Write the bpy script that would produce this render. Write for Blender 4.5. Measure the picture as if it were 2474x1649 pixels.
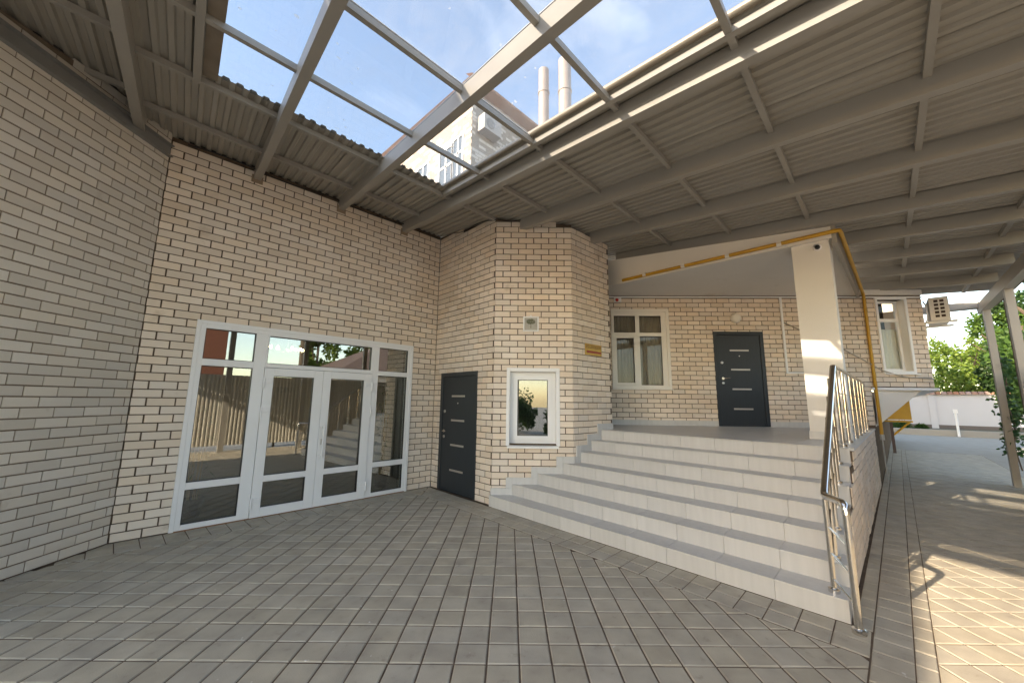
import bpy, math, random
from mathutils import Matrix, Vector
R = math.radians
random.seed(7)
for o in list(bpy.data.objects): bpy.data.objects.remove(o, do_unlink=True)
scene = bpy.context.scene
COL = scene.collection

# ------------------------------------------------------------------ camera, sky, sun, exposure
CAMP = Vector((-0.1781, -6.232, 1.588))
YAW, PITCH, ROLL = 0.7682, 0.1524, 0.0124
fw = Vector((math.cos(YAW), math.sin(YAW), 0)); rt = Vector((math.sin(YAW), -math.cos(YAW), 0)); up = Vector((0, 0, 1))
F = math.cos(PITCH)*fw + math.sin(PITCH)*up
U = -math.sin(PITCH)*fw + math.cos(PITCH)*up
RR = math.cos(ROLL)*rt + math.sin(ROLL)*U
UU = -math.sin(ROLL)*rt + math.cos(ROLL)*U
cam_d = bpy.data.cameras.new('camera'); cam = bpy.data.objects.new('camera', cam_d); COL.objects.link(cam)
m = Matrix((RR, UU, -F)).transposed().to_4x4(); m.translation = CAMP
cam.matrix_world = m
cam_d.sensor_width = 36.0; cam_d.lens = 36.0*929.0/2474.0
cam_d.clip_start = 0.05; cam_d.clip_end = 600
scene.camera = cam
FPX = 929.0

SUN_D = Vector((1.876, -0.52, -0.865)).normalized()      # the way the light travels
S = -SUN_D
EL = math.asin(S.z); AZ = math.atan2(S.x, S.y)
world = bpy.data.worlds.new('World'); scene.world = world; world.use_nodes = True
nt = world.node_tree; bg = nt.nodes['Background']
sky = nt.nodes.new('ShaderNodeTexSky'); sky.sky_type = 'NISHITA'; sky.sun_disc = False
sky.sun_elevation = EL; sky.sun_rotation = AZ; sky.air_density = 1.0; sky.dust_density = 0.9; sky.ozone_density = 1.0
tc = nt.nodes.new('ShaderNodeTexCoord'); mpw = nt.nodes.new('ShaderNodeMapping'); mpw.inputs['Scale'].default_value = (1.2, 2.6, 3.0); mpw.inputs['Rotation'].default_value = (0.2, 0.1, 0.7)
cn = nt.nodes.new('ShaderNodeTexNoise'); cn.inputs['Scale'].default_value = 1.6; cn.inputs['Detail'].default_value = 9; cn.inputs['Roughness'].default_value = 0.6; cn.inputs['Distortion'].default_value = 0.8
cm = nt.nodes.new('ShaderNodeMapRange'); cm.inputs[1].default_value = 0.48; cm.inputs[2].default_value = 0.85; cm.inputs[3].default_value = 0.0; cm.inputs[4].default_value = 0.22
cx_ = nt.nodes.new('ShaderNodeMixRGB'); cx_.inputs[2].default_value = (5.2, 5.6, 6.2, 1)      # thin high cloud over the whole sky
nt.links.new(tc.outputs['Generated'], mpw.inputs[0]); nt.links.new(mpw.outputs[0], cn.inputs['Vector']); nt.links.new(cn.outputs[0], cm.inputs[0]); nt.links.new(cm.outputs[0], cx_.inputs[0])
nt.links.new(sky.outputs[0], cx_.inputs[1]); nt.links.new(cx_.outputs[0], bg.inputs[0]); bg.inputs[1].default_value = 0.15
sun_d = bpy.data.lights.new('sun', 'SUN'); sun_d.energy = 2.6; sun_d.angle = R(0.55); sun_d.color = (1.0, 0.89, 0.76)
sun = bpy.data.objects.new('sun', sun_d); COL.objects.link(sun); sun.location = (-20, 8, 14)
sun.rotation_euler = SUN_D.to_track_quat('-Z', 'Y').to_euler()
scene.view_settings.view_transform = 'Standard'; scene.view_settings.look = 'None'
scene.view_settings.exposure = 2.15; scene.view_settings.gamma = 1.0
scene.view_settings.use_white_balance = True; scene.view_settings.white_balance_temperature = 7900; scene.view_settings.white_balance_tint = 10
scene.render.engine = 'CYCLES'
scene.cycles.max_bounces = 12; scene.cycles.diffuse_bounces = 7; scene.cycles.transparent_max_bounces = 16

# ------------------------------------------------------------------ materials
MATS = {}
def N(nt, t, **kw):
    n = nt.nodes.new(t)
    for k, v in kw.items(): setattr(n, k, v)
    return n
def rgb(c): return (c[0], c[1], c[2], 1.0)
def mat(name, col, rough=0.6, metal=0.0, var=0.0, nscale=6.0, namt=0.0, col2=None, bump=0.0, bscale=60.0, spec=0.5,
        stain=None, stscale=1.2, stlo=0.55, sthi=0.75, stretch=None, emit=None, coat=0.0, specks=None):
    """principled material: base colour, per piece variation, large noise towards col2, stains, fine bump; world coordinates"""
    if name in MATS: return MATS[name]
    M = bpy.data.materials.new(name); M.use_nodes = True; nt = M.node_tree; L = nt.links
    b = nt.nodes['Principled BSDF']; b.inputs['Roughness'].default_value = rough; b.inputs['Metallic'].default_value = metal
    b.inputs['Specular IOR Level'].default_value = spec
    if coat: b.inputs['Coat Weight'].default_value = coat
    geo = N(nt, 'ShaderNodeNewGeometry'); pos = geo.outputs['Position']
    if stretch:
        mp = N(nt, 'ShaderNodeMapping'); mp.inputs['Scale'].default_value = stretch; L.new(pos, mp.inputs[0]); pos2 = mp.outputs[0]
    else: pos2 = pos
    cur = None
    c = N(nt, 'ShaderNodeRGB'); c.outputs[0].default_value = rgb(col); cur = c.outputs[0]
    if namt:
        nz = N(nt, 'ShaderNodeTexNoise'); nz.inputs['Scale'].default_value = nscale; nz.inputs['Detail'].default_value = 5
        L.new(pos2, nz.inputs['Vector'])
        mr = N(nt, 'ShaderNodeMapRange'); mr.inputs[1].default_value = 0.3; mr.inputs[2].default_value = 0.7
        mr.inputs[3].default_value = 0; mr.inputs[4].default_value = namt; L.new(nz.outputs[0], mr.inputs[0])
        mx = N(nt, 'ShaderNodeMixRGB'); mx.inputs[2].default_value = rgb(col2 or [v*0.6 for v in col])
        L.new(mr.outputs[0], mx.inputs[0]); L.new(cur, mx.inputs[1]); cur = mx.outputs[0]
    if var:
        oi = N(nt, 'ShaderNodeObjectInfo'); ad = N(nt, 'ShaderNodeMath', operation='ADD'); fr = N(nt, 'ShaderNodeMath', operation='FRACT')
        L.new(oi.outputs['Random'], ad.inputs[0]); L.new(geo.outputs['Random Per Island'], ad.inputs[1]); L.new(ad.outputs[0], fr.inputs[0])
        mr = N(nt, 'ShaderNodeMapRange'); mr.inputs[3].default_value = 1-var; mr.inputs[4].default_value = 1+var; L.new(fr.outputs[0], mr.inputs[0])
        wn = N(nt, 'ShaderNodeTexWhiteNoise', noise_dimensions='1D'); L.new(fr.outputs[0], wn.inputs['W'])
        hs = N(nt, 'ShaderNodeHueSaturation'); L.new(cur, hs.inputs['Color']); L.new(mr.outputs[0], hs.inputs['Value'])
        m2 = N(nt, 'ShaderNodeMapRange'); m2.inputs[3].default_value = 1-var*2; m2.inputs[4].default_value = 1+var*2; L.new(wn.outputs['Value'], m2.inputs[0]); L.new(m2.outputs[0], hs.inputs['Saturation'])
        cur = hs.outputs[0]
    if stain:
        nz = N(nt, 'ShaderNodeTexNoise'); nz.inputs['Scale'].default_value = stscale; nz.inputs['Detail'].default_value = 8; nz.inputs['Roughness'].default_value = 0.65
        L.new(pos, nz.inputs['Vector'])
        mr = N(nt, 'ShaderNodeMapRange'); mr.inputs[1].default_value = stlo; mr.inputs[2].default_value = sthi; mr.inputs[3].default_value = 0; mr.inputs[4].default_value = 0.75
        L.new(nz.outputs[0], mr.inputs[0])
        mx = N(nt, 'ShaderNodeMixRGB'); mx.inputs[2].default_value = rgb(stain); L.new(mr.outputs[0], mx.inputs[0]); L.new(cur, mx.inputs[1]); cur = mx.outputs[0]
    if specks:
        nz = N(nt, 'ShaderNodeTexNoise'); nz.inputs['Scale'].default_value = 17; nz.inputs['Detail'].default_value = 2; L.new(pos, nz.inputs['Vector'])
        mr = N(nt, 'ShaderNodeMapRange'); mr.inputs[1].default_value = 0.735; mr.inputs[2].default_value = 0.765; mr.inputs[3].default_value = 0; mr.inputs[4].default_value = 0.8; L.new(nz.outputs[0], mr.inputs[0])
        mx = N(nt, 'ShaderNodeMixRGB'); mx.inputs[2].default_value = rgb(specks); L.new(mr.outputs[0], mx.inputs[0]); L.new(cur, mx.inputs[1]); cur = mx.outputs[0]
    L.new(cur, b.inputs['Base Color'])
    if bump:
        nz = N(nt, 'ShaderNodeTexNoise'); nz.inputs['Scale'].default_value = bscale; nz.inputs['Detail'].default_value = 4; L.new(pos2, nz.inputs['Vector'])
        bp = N(nt, 'ShaderNodeBump'); bp.inputs['Strength'].default_value = bump; bp.inputs['Distance'].default_value = 0.004
        L.new(nz.outputs[0], bp.inputs['Height']); L.new(bp.outputs[0], b.inputs['Normal'])
    if emit:
        b.inputs['Emission Color'].default_value = rgb(emit[0]); b.inputs['Emission Strength'].default_value = emit[1]
    MATS[name] = M; return M
def glass(name, tint=(0.9, 0.95, 0.93), base=0.04, gain=1.0, dirt=0.0, rough=0.0):
    """pane: transparent plus mirror reflection by Fresnel, with a thin film of dust on it"""
    if name in MATS: return MATS[name]
    M = bpy.data.materials.new(name); M.use_nodes = True; nt = M.node_tree; L = nt.links
    nt.nodes.remove(nt.nodes['Principled BSDF']); out = nt.nodes['Material Output']
    tr = N(nt, 'ShaderNodeBsdfTransparent'); tr.inputs[0].default_value = rgb(tint)
    gl = N(nt, 'ShaderNodeBsdfGlossy'); gl.inputs['Roughness'].default_value = rough
    fr = N(nt, 'ShaderNodeLayerWeight'); fr.inputs[0].default_value = 0.5      # Schlick, the same from both sides of the pane
    pw = N(nt, 'ShaderNodeMath', operation='POWER'); pw.inputs[1].default_value = 4.0; L.new(fr.outputs['Facing'], pw.inputs[0])
    ma = N(nt, 'ShaderNodeMath', operation='MULTIPLY_ADD', use_clamp=True); ma.inputs[1].default_value = gain; ma.inputs[2].default_value = base
    L.new(pw.outputs[0], ma.inputs[0])
    mx = N(nt, 'ShaderNodeMixShader'); L.new(ma.outputs[0], mx.inputs[0]); L.new(tr.outputs[0], mx.inputs[1]); L.new(gl.outputs[0], mx.inputs[2])
    last = mx.outputs[0]
    if dirt:
        df = N(nt, 'ShaderNodeBsdfDiffuse'); df.inputs[0].default_value = (0.75, 0.75, 0.72, 1)
        tl = N(nt, 'ShaderNodeBsdfTranslucent'); tl.inputs[0].default_value = (0.8, 0.8, 0.78, 1)
        d2 = N(nt, 'ShaderNodeMixShader'); d2.inputs[0].default_value = 0.6; L.new(df.outputs[0], d2.inputs[1]); L.new(tl.outputs[0], d2.inputs[2])
        geo = N(nt, 'ShaderNodeNewGeometry'); mp = N(nt, 'ShaderNodeMapping'); mp.inputs['Scale'].default_value = (1.0, 0.5, 1); mp.inputs['Rotation'].default_value = (0, 0, 0.5)
        L.new(geo.outputs['Position'], mp.inputs[0])
        nz = N(nt, 'ShaderNodeTexNoise'); nz.inputs['Scale'].default_value = 2.2; nz.inputs['Detail'].default_value = 9; nz.inputs['Roughness'].default_value = 0.7; nz.inputs['Distortion'].default_value = 0.6
        L.new(mp.outputs[0], nz.inputs['Vector'])
        mr = N(nt, 'ShaderNodeMapRange'); mr.inputs[1].default_value = 0.42; mr.inputs[2].default_value = 0.8; mr.inputs[3].default_value = dirt*0.6; mr.inputs[4].default_value = dirt*2.2
        L.new(nz.outputs[0], mr.inputs[0])
        n2 = N(nt, 'ShaderNodeTexNoise'); n2.inputs['Scale'].default_value = 14; n2.inputs['Detail'].default_value = 3; L.new(geo.outputs['Position'], n2.inputs['Vector'])
        m2 = N(nt, 'ShaderNodeMapRange'); m2.inputs[1].default_value = 0.70; m2.inputs[2].default_value = 0.76; m2.inputs[3].default_value = 0; m2.inputs[4].default_value = 0.45
        L.new(n2.outputs[0], m2.inputs[0])
        ad = N(nt, 'ShaderNodeMath', operation='ADD', use_clamp=True); L.new(mr.outputs[0], ad.inputs[0]); L.new(m2.outputs[0], ad.inputs[1])
        m3 = N(nt, 'ShaderNodeMixShader'); L.new(ad.outputs[0], m3.inputs[0]); L.new(last, m3.inputs[1]); L.new(d2.outputs[0], m3.inputs[2]); last = m3.outputs[0]
    L.new(last, out.inputs[0]); MATS[name] = M; return M
def leafmat(name, col, col2):
    if name in MATS: return MATS[name]
    M = bpy.data.materials.new(name); M.use_nodes = True; nt = M.node_tree; L = nt.links
    b = nt.nodes['Principled BSDF']; out = nt.nodes['Material Output']; b.inputs['Roughness'].default_value = 0.55
    geo = N(nt, 'ShaderNodeNewGeometry'); mx = N(nt, 'ShaderNodeMixRGB'); mx.inputs[1].default_value = rgb(col); mx.inputs[2].default_value = rgb(col2)
    L.new(geo.outputs['Random Per Island'], mx.inputs[0]); L.new(mx.outputs[0], b.inputs['Base Color'])
    tl = N(nt, 'ShaderNodeBsdfTranslucent'); L.new(mx.outputs[0], tl.inputs[0])
    ms = N(nt, 'ShaderNodeMixShader'); ms.inputs[0].default_value = 0.4; L.new(b.outputs[0], ms.inputs[1]); L.new(tl.outputs[0], ms.inputs[2]); L.new(ms.outputs[0], out.inputs[0])
    MATS[name] = M; return M

BRICK = mat('silicate_brick', (0.77, 0.67, 0.575), 0.85, var=0.085, nscale=1.1, namt=0.55, col2=(0.66, 0.535, 0.42), bump=0.7, bscale=75, stain=(0.36, 0.27, 0.19), stscale=3.4, stlo=0.60, sthi=0.86, spec=0.2)
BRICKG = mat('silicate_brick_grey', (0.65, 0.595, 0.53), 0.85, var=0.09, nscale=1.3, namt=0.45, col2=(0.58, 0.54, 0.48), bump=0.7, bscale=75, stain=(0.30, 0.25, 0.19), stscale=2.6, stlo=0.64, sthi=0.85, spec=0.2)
MORTAR = mat('mortar', (0.085, 0.058, 0.040), 0.95, nscale=7, namt=0.8, col2=(0.17, 0.13, 0.098), bump=0.6, bscale=60, spec=0.1)
PVC = mat('white_pvc', (0.80, 0.80, 0.81), 0.35, nscale=3, namt=0.15, col2=(0.70, 0.69, 0.67))
PVCW = mat('cream_pvc', (0.78, 0.75, 0.70), 0.4, nscale=3, namt=0.15, col2=(0.68, 0.64, 0.58))
PLASTER = mat('white_plaster', (0.76, 0.73, 0.69), 0.9, nscale=2.5, namt=0.25, col2=(0.68, 0.64, 0.59), stain=(0.45, 0.39, 0.32), stscale=1.7, stlo=.62, sthi=.95, bump=0.4, bscale=70, spec=0.2)
STEEL = mat('grey_painted_steel', (0.345, 0.322, 0.29), 0.42, nscale=2.0, namt=0.35, col2=(0.28, 0.258, 0.228), stain=(0.20, 0.14, 0.09), stscale=3.0, stlo=0.68, sthi=0.86, bump=0.08, bscale=30)
SHEET = mat('grey_roof_sheet', (0.37, 0.342, 0.30), 0.5, nscale=1.4, namt=0.35, col2=(0.295, 0.27, 0.233), stain=(0.19, 0.14, 0.10), stscale=2.2, stlo=0.62, sthi=0.85)
TILE = mat('step_tile', (0.565, 0.558, 0.55), 0.38, var=0.045, nscale=2.5, namt=0.5, col2=(0.47, 0.465, 0.46), stretch=(9, 9, 0.8), bump=0.05, bscale=60, stain=(0.36, 0.32, 0.27), stscale=3.0, stlo=0.66, sthi=0.9)
GROUT = mat('grout', (0.33, 0.29, 0.24), 0.9)
PAVER = mat('concrete_paver', (0.48, 0.437, 0.358), 0.72, var=0.06, specks=(.66, .64, .6), nscale=4.5, namt=0.85, col2=(0.345, 0.308, 0.257), bump=0.4, bscale=120, stain=(0.19, 0.155, 0.125), stscale=9, stlo=0.60, sthi=0.85, spec=0.35)
SAND = mat('joint_sand', (0.105, 0.075, 0.055), 0.95, nscale=10, namt=0.7, col2=(0.20, 0.15, 0.115), bump=0.5, bscale=120, spec=0.1)
DOORB = mat('dark_blue_door', (0.018, 0.024, 0.030), 0.42, nscale=40, namt=0.5, col2=(0.026, 0.033, 0.041), stretch=(1, 1, 0.12), bump=0.3, bscale=120)
CHROME = mat('polished_steel', (0.78, 0.75, 0.71), 0.14, metal=1.0, nscale=12, namt=0.3, col2=(0.6, 0.57, 0.53))
BRUSH = mat('brushed_steel', (0.62, 0.60, 0.58), 0.35, metal=1.0)
YELLOW = mat('yellow_gas_paint', (0.55, 0.30, 0.022), 0.42, nscale=5, namt=0.5, col2=(0.42, 0.21, 0.02), stain=(0.25, 0.12, 0.03), stscale=7, stlo=0.64, sthi=0.85)
DARK = mat('dark_metal', (0.03, 0.024, 0.022), 0.5)
BROWN = mat('brown_metal', (0.085, 0.05, 0.042), 0.5, nscale=4, namt=0.4)
BLACKP = mat('black_plastic', (0.012, 0.012, 0.013), 0.4)
CURT = mat('curtain', (0.34, 0.29, 0.245), 0.95, nscale=5, namt=0.4, col2=(0.25, 0.205, 0.17))
CURTW = mat('light_curtain', (0.66, 0.63, 0.57), 0.95)
INWALL = mat('lobby_wall', (0.34, 0.30, 0.25), 0.9)
INFLOOR = mat('lobby_floor', (0.16, 0.145, 0.13), 0.3)
GLASSD = glass('door_glass', (0.82, 0.88, 0.86), 0.26, 0.7)
GLASSW = glass('window_glass', (0.93, 0.95, 0.94), 0.02, 0.6)
GLASSR = glass('roof_glass', (0.84, 0.865, 0.90), 0.015, 0.4, dirt=0.085)

# ------------------------------------------------------------------ mesh helpers
class MB:
    def __init__(s): s.v = []; s.f = []
    def add(s, vs, fs):
        k = len(s.v); s.v += [tuple(p) for p in vs]; s.f += [tuple(i+k for i in f) for f in fs]; return s
    def hexa(s, p):      # 8 points: bottom 4 ccw, top 4 ccw
        return s.add(p, [(3, 2, 1, 0), (4, 5, 6, 7), (0, 1, 5, 4), (1, 2, 6, 5), (2, 3, 7, 6), (3, 0, 4, 7)])
    def box(s, x0, x1, y0, y1, z0, z1):
        return s.hexa([(x0, y0, z0), (x1, y0, z0), (x1, y1, z0), (x0, y1, z0), (x0, y0, z1), (x1, y0, z1), (x1, y1, z1), (x0, y1, z1)])
    def fbox(s, fr, s0, s1, d0, d1, z0, z1, bev=0.0):
        """box in a wall frame: s along, d outward; the outward face chamfered"""
        if not bev:
            return s.hexa([fr(s0, d0, z0), fr(s0, d1, z0), fr(s1, d1, z0), fr(s1, d0, z0), fr(s0, d0, z1), fr(s0, d1, z1), fr(s1, d1, z1), fr(s1, d0, z1)])
        b = bev
        P = [fr(s0, d0, z0), fr(s1, d0, z0), fr(s1, d0, z1), fr(s0, d0, z1), fr(s0, d1-b, z0), fr(s1, d1-b, z0), fr(s1, d1-b, z1), fr(s0, d1-b, z1),
             fr(s0+b, d1, z0+b), fr(s1-b, d1, z0+b), fr(s1-b, d1, z1-b), fr(s0+b, d1, z1-b)]
        return s.add(P, [(0, 3, 2, 1), (0, 1, 5, 4), (1, 2, 6, 5), (2, 3, 7, 6), (3, 0, 4, 7), (4, 5, 9, 8), (5, 6, 10, 9), (6, 7, 11, 10), (7, 4, 8, 11), (8, 9, 10, 11)])
    def prism(s, poly, z0, z1, ch=0.0, drop=0.004):
        n = len(poly); cx = sum(p[0] for p in poly)/n; cy = sum(p[1] for p in poly)/n
        if not ch:
            vs = [(x, y, z0) for x, y in poly]+[(x, y, z1) for x, y in poly]
            return s.add(vs, [tuple(reversed(range(n))), tuple(range(n, 2*n))]+[(i, (i+1) % n, n+(i+1) % n, n+i) for i in range(n)])
        rmin = max(0.02, min(math.hypot(p[0]-cx, p[1]-cy) for p in poly)); k = max(0.5, 1-ch*1.3/rmin)
        vs = [(x, y, z0) for x, y in poly]+[(x, y, z1-drop) for x, y in poly]+[(cx+(x-cx)*k, cy+(y-cy)*k, z1) for x, y in poly]
        return s.add(vs, [(i, (i+1) % n, n+(i+1) % n, n+i) for i in range(n)]+[(n+i, n+(i+1) % n, 2*n+(i+1) % n, 2*n+i) for i in range(n)]+[tuple(range(2*n, 3*n))])
    def tube(s, pts, r, seg=10, cap=True):
        pts = [Vector(p) for p in pts]; n = len(pts); rings = []
        rr = r if isinstance(r, (list, tuple)) else [r]*n
        prev = None
        for i, p in enumerate(pts):
            t = (pts[min(i+1, n-1)]-pts[max(i-1, 0)]).normalized()
            if prev is None:
                a = Vector((0, 0, 1)) if abs(t.z) < 0.9 else Vector((1, 0, 0)); x = t.cross(a).normalized()
            else: x = (prev-t*prev.dot(t)).normalized()
            prev = x; y = t.cross(x)
            rings.append([p+(x*math.cos(2*math.pi*k/seg)+y*math.sin(2*math.pi*k/seg))*rr[i] for k in range(seg)])
        vs = [q for g in rings for q in g]; fs = []
        for i in range(n-1):
            for k in range(seg):
                fs.append((i*seg+k, i*seg+(k+1) % seg, (i+1)*seg+(k+1) % seg, (i+1)*seg+k))
        if cap: fs += [tuple(reversed(range(seg))), tuple(range((n-1)*seg, n*seg))]
        return s.add(vs, fs)
    def lathe(s, c, prof, seg=20, axis=(0, 0, 1)):
        az = Vector(axis).normalized(); a = Vector((1, 0, 0)) if abs(az.x) < 0.9 else Vector((0, 1, 0)); x = az.cross(a).normalized(); y = az.cross(x); c = Vector(c)
        vs = []; fs = []
        for (r, h) in prof:
            for k in range(seg): vs.append(c+az*h+(x*math.cos(2*math.pi*k/seg)+y*math.sin(2*math.pi*k/seg))*r)
        for i in range(len(prof)-1):
            for k in range(seg): fs.append((i*seg+k, i*seg+(k+1) % seg, (i+1)*seg+(k+1) % seg, (i+1)*seg+k))
        return s.add(vs, fs)
    def mesh(s, name):
        me = bpy.data.meshes.new(name); me.from_pydata(s.v, [], s.f); me.update(); return me

def setp(o, label=None, cat=None, group=None, kind=None):
    if label: o['label'] = label
    if cat: o['category'] = cat
    if group: o['group'] = group
    if kind: o['kind'] = kind
    return o
def link(o, parent=None):
    COL.objects.link(o)
    if parent is not None:
        o.parent = parent; o.matrix_parent_inverse = Matrix.Translation(-Vector(parent.get('_w', (0, 0, 0))))
    return o
def put(name, mb, material, parent=None, smooth=False, label=None, cat=None, group=None, kind=None):
    me = mb if isinstance(mb, bpy.types.Mesh) else mb.mesh(name)
    if not me.materials: me.materials.append(material)
    if smooth:
        me.polygons.foreach_set('use_smooth', [True]*len(me.polygons)); me.update()
        if smooth == 'auto':
            try: me.set_sharp_from_angle(angle=R(40))
            except Exception: pass
    o = bpy.data.objects.new(name, me); link(o, parent); setp(o, label, cat, group, kind); return o
def inst(name, me, parent, loc, rotz=0.0, rotx=0.0):
    o = bpy.data.objects.new(name, me); link(o, parent); o.location = loc; o.rotation_euler = (rotx, 0, rotz); return o
THINGS = []
def thing(name, loc, label, cat, group=None):
    o = bpy.data.objects.new(name, None); COL.objects.link(o); o.location = loc; o.empty_display_size = 0.2
    o['_w'] = tuple(loc); THINGS.append(o); return setp(o, label, cat, group)
class Frame:
    def __init__(s, a, b):
        s.a = Vector(a).to_2d(); b = Vector(b).to_2d(); s.len = (b-s.a).length; s.t = (b-s.a)/s.len; s.n = Vector((s.t.y, -s.t.x)); s.ang = math.atan2(s.t.y, s.t.x)
    def __call__(s, u, d, z):
        p = s.a+s.t*u+s.n*d; return (p.x, p.y, z)
def proj(p):
    d = Vector(p)-CAMP; z = d.dot(F)
    if z < 0.05: return None
    return (1237+FPX*d.dot(RR)/z, 824.5-FPX*d.dot(UU)/z, z)
def seen(p, mg=30):
    q = proj(p); return q is not None and -mg < q[0] < 2474+mg and -mg < q[1] < 1649+mg
def clip(poly, a, b, c):     # keep a*x+b*y<=c
    out = []; n = len(poly)
    for i in range(n):
        p, q = poly[i], poly[(i+1) % n]; dp = a*p[0]+b*p[1]-c; dq = a*q[0]+b*q[1]-c
        if dp <= 0: out.append(p)
        if dp*dq < 0:
            t = dp/(dp-dq); out.append((p[0]+(q[0]-p[0])*t, p[1]+(q[1]-p[1])*t))
    return out
def area(p): return abs(sum(p[i][0]*p[(i+1) % len(p)][1]-p[(i+1) % len(p)][0]*p[i][1] for i in range(len(p))))/2

# ------------------------------------------------------------------ plan of the place
C0, C1, C2, C3, C4 = (0, 0), (4.143, 0), (4.066, -1.723), (4.945, -2.651), (6.022, -2.724)
LDIR = Vector((-0.733, -0.680)).normalized(); LEND = LDIR*2.99
FL = Frame(LEND, C0); FM = Frame(C0, C1); FB1 = Frame(C1, C2); FB2 = Frame(C2, C3); FB3 = Frame(C3, C4)
PT = Vector((math.cos(R(-48.5)), math.sin(R(-48.5)))); PO = Vector((8.45, -3.5))
P_S0 = -3.6; P_S1 = 4.63
FP = Frame(PO, PO+PT)            # s along the porch wall, 0 at PO
ZP = 1.12; RISE = 0.16; RUN = 0.284
def roofz(y, dz=0.0): return 4.684+0.1068*y+dz
def ux(u, y): return u+0.0895*y
SH = 0.185                        # underside of the roof sheet above the beam soffits
def nose(k, y): return 3.79+0.055*(y+5.88)+(k-1)*RUN
def sidey(x): return -5.885-0.0165*(x-3.85)

# ------------------------------------------------------------------ ground and paving
g = MB(); g.box(-60, 120, -70, 70, -0.30, -0.035)
put('ground', g, mat('far_paving', (0.34, 0.33, 0.31), 0.8, nscale=0.8, namt=0.5, col2=(0.20, 0.195, 0.19), bump=0.3, bscale=20), kind='structure')
pv = MB(); pv.box(-9, 20, -8.32, -6.31, -0.03, -0.007); pv.box(-6, 20, -6.309, 0.0, -0.03, -0.0075)
tile_full = {}
def tile_mesh(sz):
    if sz not in tile_full:
        b = MB(); h = sz/2; b.prism([(-h, -h), (h, -h), (h, h), (-h, h)], -0.03, 0.0, 0.007, 0.0045); me = b.mesh('paving_tile'); me.materials.append(PAVER); tile_full[sz] = me
    return tile_full[sz]
def lay(parent, tiles, limit, nm='paving_tile'):
    """tiles: list of (poly, centre, angle, size or None); the largest in view become single tiles"""
    ranked = []
    for t in tiles:
        q = proj((t[1][0], t[1][1], 0)); sc = -1
        if q and -60 < q[0] < 2534 and q[1] < 1709: sc = area(t[0])*abs(CAMP.z)/(q[2]**3)
        ranked.append((sc, t))
    ranked.sort(key=lambda a: -a[0]); rest = MB()
    for i, (sc, t) in enumerate(ranked):
        poly, c, ang, sz = t; dz = random.uniform(-0.0022, 0.0014)
        if i < limit and sc > 0:
            if sz: inst(nm, tile_mesh(sz), parent, (c[0]+random.uniform(-.001, .001), c[1]+random.uniform(-.001, .001), dz), ang+random.uniform(-.004, .004))
            else:
                b = MB(); b.prism(poly, -0.03, dz, 0.007, 0.0045); put(nm, b, PAVER, parent)
        else: rest.prism(poly, -0.03, dz, 0.007, 0.0045)
    if rest.v: put(nm+'s', rest, PAVER, parent, kind='stuff')
def grid(org, ang, pitch, gap, clips, x0, x1, y0, y1):
    out = []; c, s = math.cos(ang), math.sin(ang); h = (pitch-gap)/2; n = int(30/pitch)
    for i in range(-n, n):
        for j in range(-n, n):
            cx = org[0]+(i+.5)*pitch*c-(j+.5)*pitch*s; cy = org[1]+(i+.5)*pitch*s+(j+.5)*pitch*c
            if not (x0-.2 < cx < x1+.2 and y0-.2 < cy < y1+.2): continue
            poly = [(cx+a*c-b*s, cy+a*s+b*c) for a, b in ((-h, -h), (h, -h), (h, h), (-h, h))]; A = area(poly)
            for cl in clips:
                poly = clip(poly, *cl)
                if len(poly) < 3: break
            if len(poly) < 3 or area(poly) < A*0.04: continue
            full = area(poly) > A*0.995
            if full: out.append((poly, (cx, cy), ang, round(pitch-gap, 4)))
            else:
                mx = sum(p[0] for p in poly)/len(poly); my = sum(p[1] for p in poly)/len(poly); out.append((poly, (mx, my), 0, None))
    return out
court = put('paving', pv, SAND, kind='structure')
BW = 0.405
# clip lines: below the border of M, left of the border of the steps, in front of the left wall, above the walkway
nL = FL.n
def ywalk(x): return -6.0-0.0145*(x-3.3)
cl_field = [(0, 1, -BW-0.006), (1, -0.055, 3.79+0.055*5.88-BW-0.006), (-nL.x, -nL.y, -0.003), (-0.0145, -1, 6.0-0.0145*3.3-0.006)]
T = grid((1.898, -4.322), R(44.2), 0.2005, 0.011, cl_field, -4.2, 3.6, -6.1, 0)
# border rows along the entrance wall and along the steps, mitred at the corner
clm = [(-nL.x, -nL.y, -0.06), (1, 0.0, 4.05)]
for r in range(2):
    for i in range(-4, 22):
        x0 = 0.047+i*0.2; y1 = -0.003-r*0.2; poly = [(x0+.004, y1-.191), (x0+.196, y1-.191), (x0+.196, y1), (x0+.004, y1)]
        c = clip(poly, -nL.x, -nL.y, -0.006)
        c = clip(c, 1, -1.0, 4.105) if c else c
        if len(c) >= 3 and area(c) > .003: T.append((c, (sum(p[0] for p in c)/len(c), sum(p[1] for p in c)/len(c)), 0, None))
sa = math.atan(0.055)
for r in range(2):
    for i in range(0, 31):
        yb = -6.0+i*0.2; pol = []
        for (dd, yy) in ((-.004-r*.2, yb+.004), (-.004-r*.2, yb+.196), (-.195-r*.2, yb+.196), (-.195-r*.2, yb+.004)): pol.append((nose(1, yy)+dd, yy))
        pol = clip(pol, -0.0145, -1, 6.0-0.0145*3.3-0.006); pol = clip(pol, -1, 1, -4.113) if pol else pol
        pol = clip(pol, 0, 1, -0.003) if pol else pol
        if len(pol) >= 3 and area(pol) > .003: T.append((pol, (sum(p[0] for p in pol)/len(pol), sum(p[1] for p in pol)/len(pol)), 0, None))
lay(court, T, 300)
drive = MB(); drive.box(12.8, 31.2, -16, 6, -0.034, -0.014)
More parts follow.
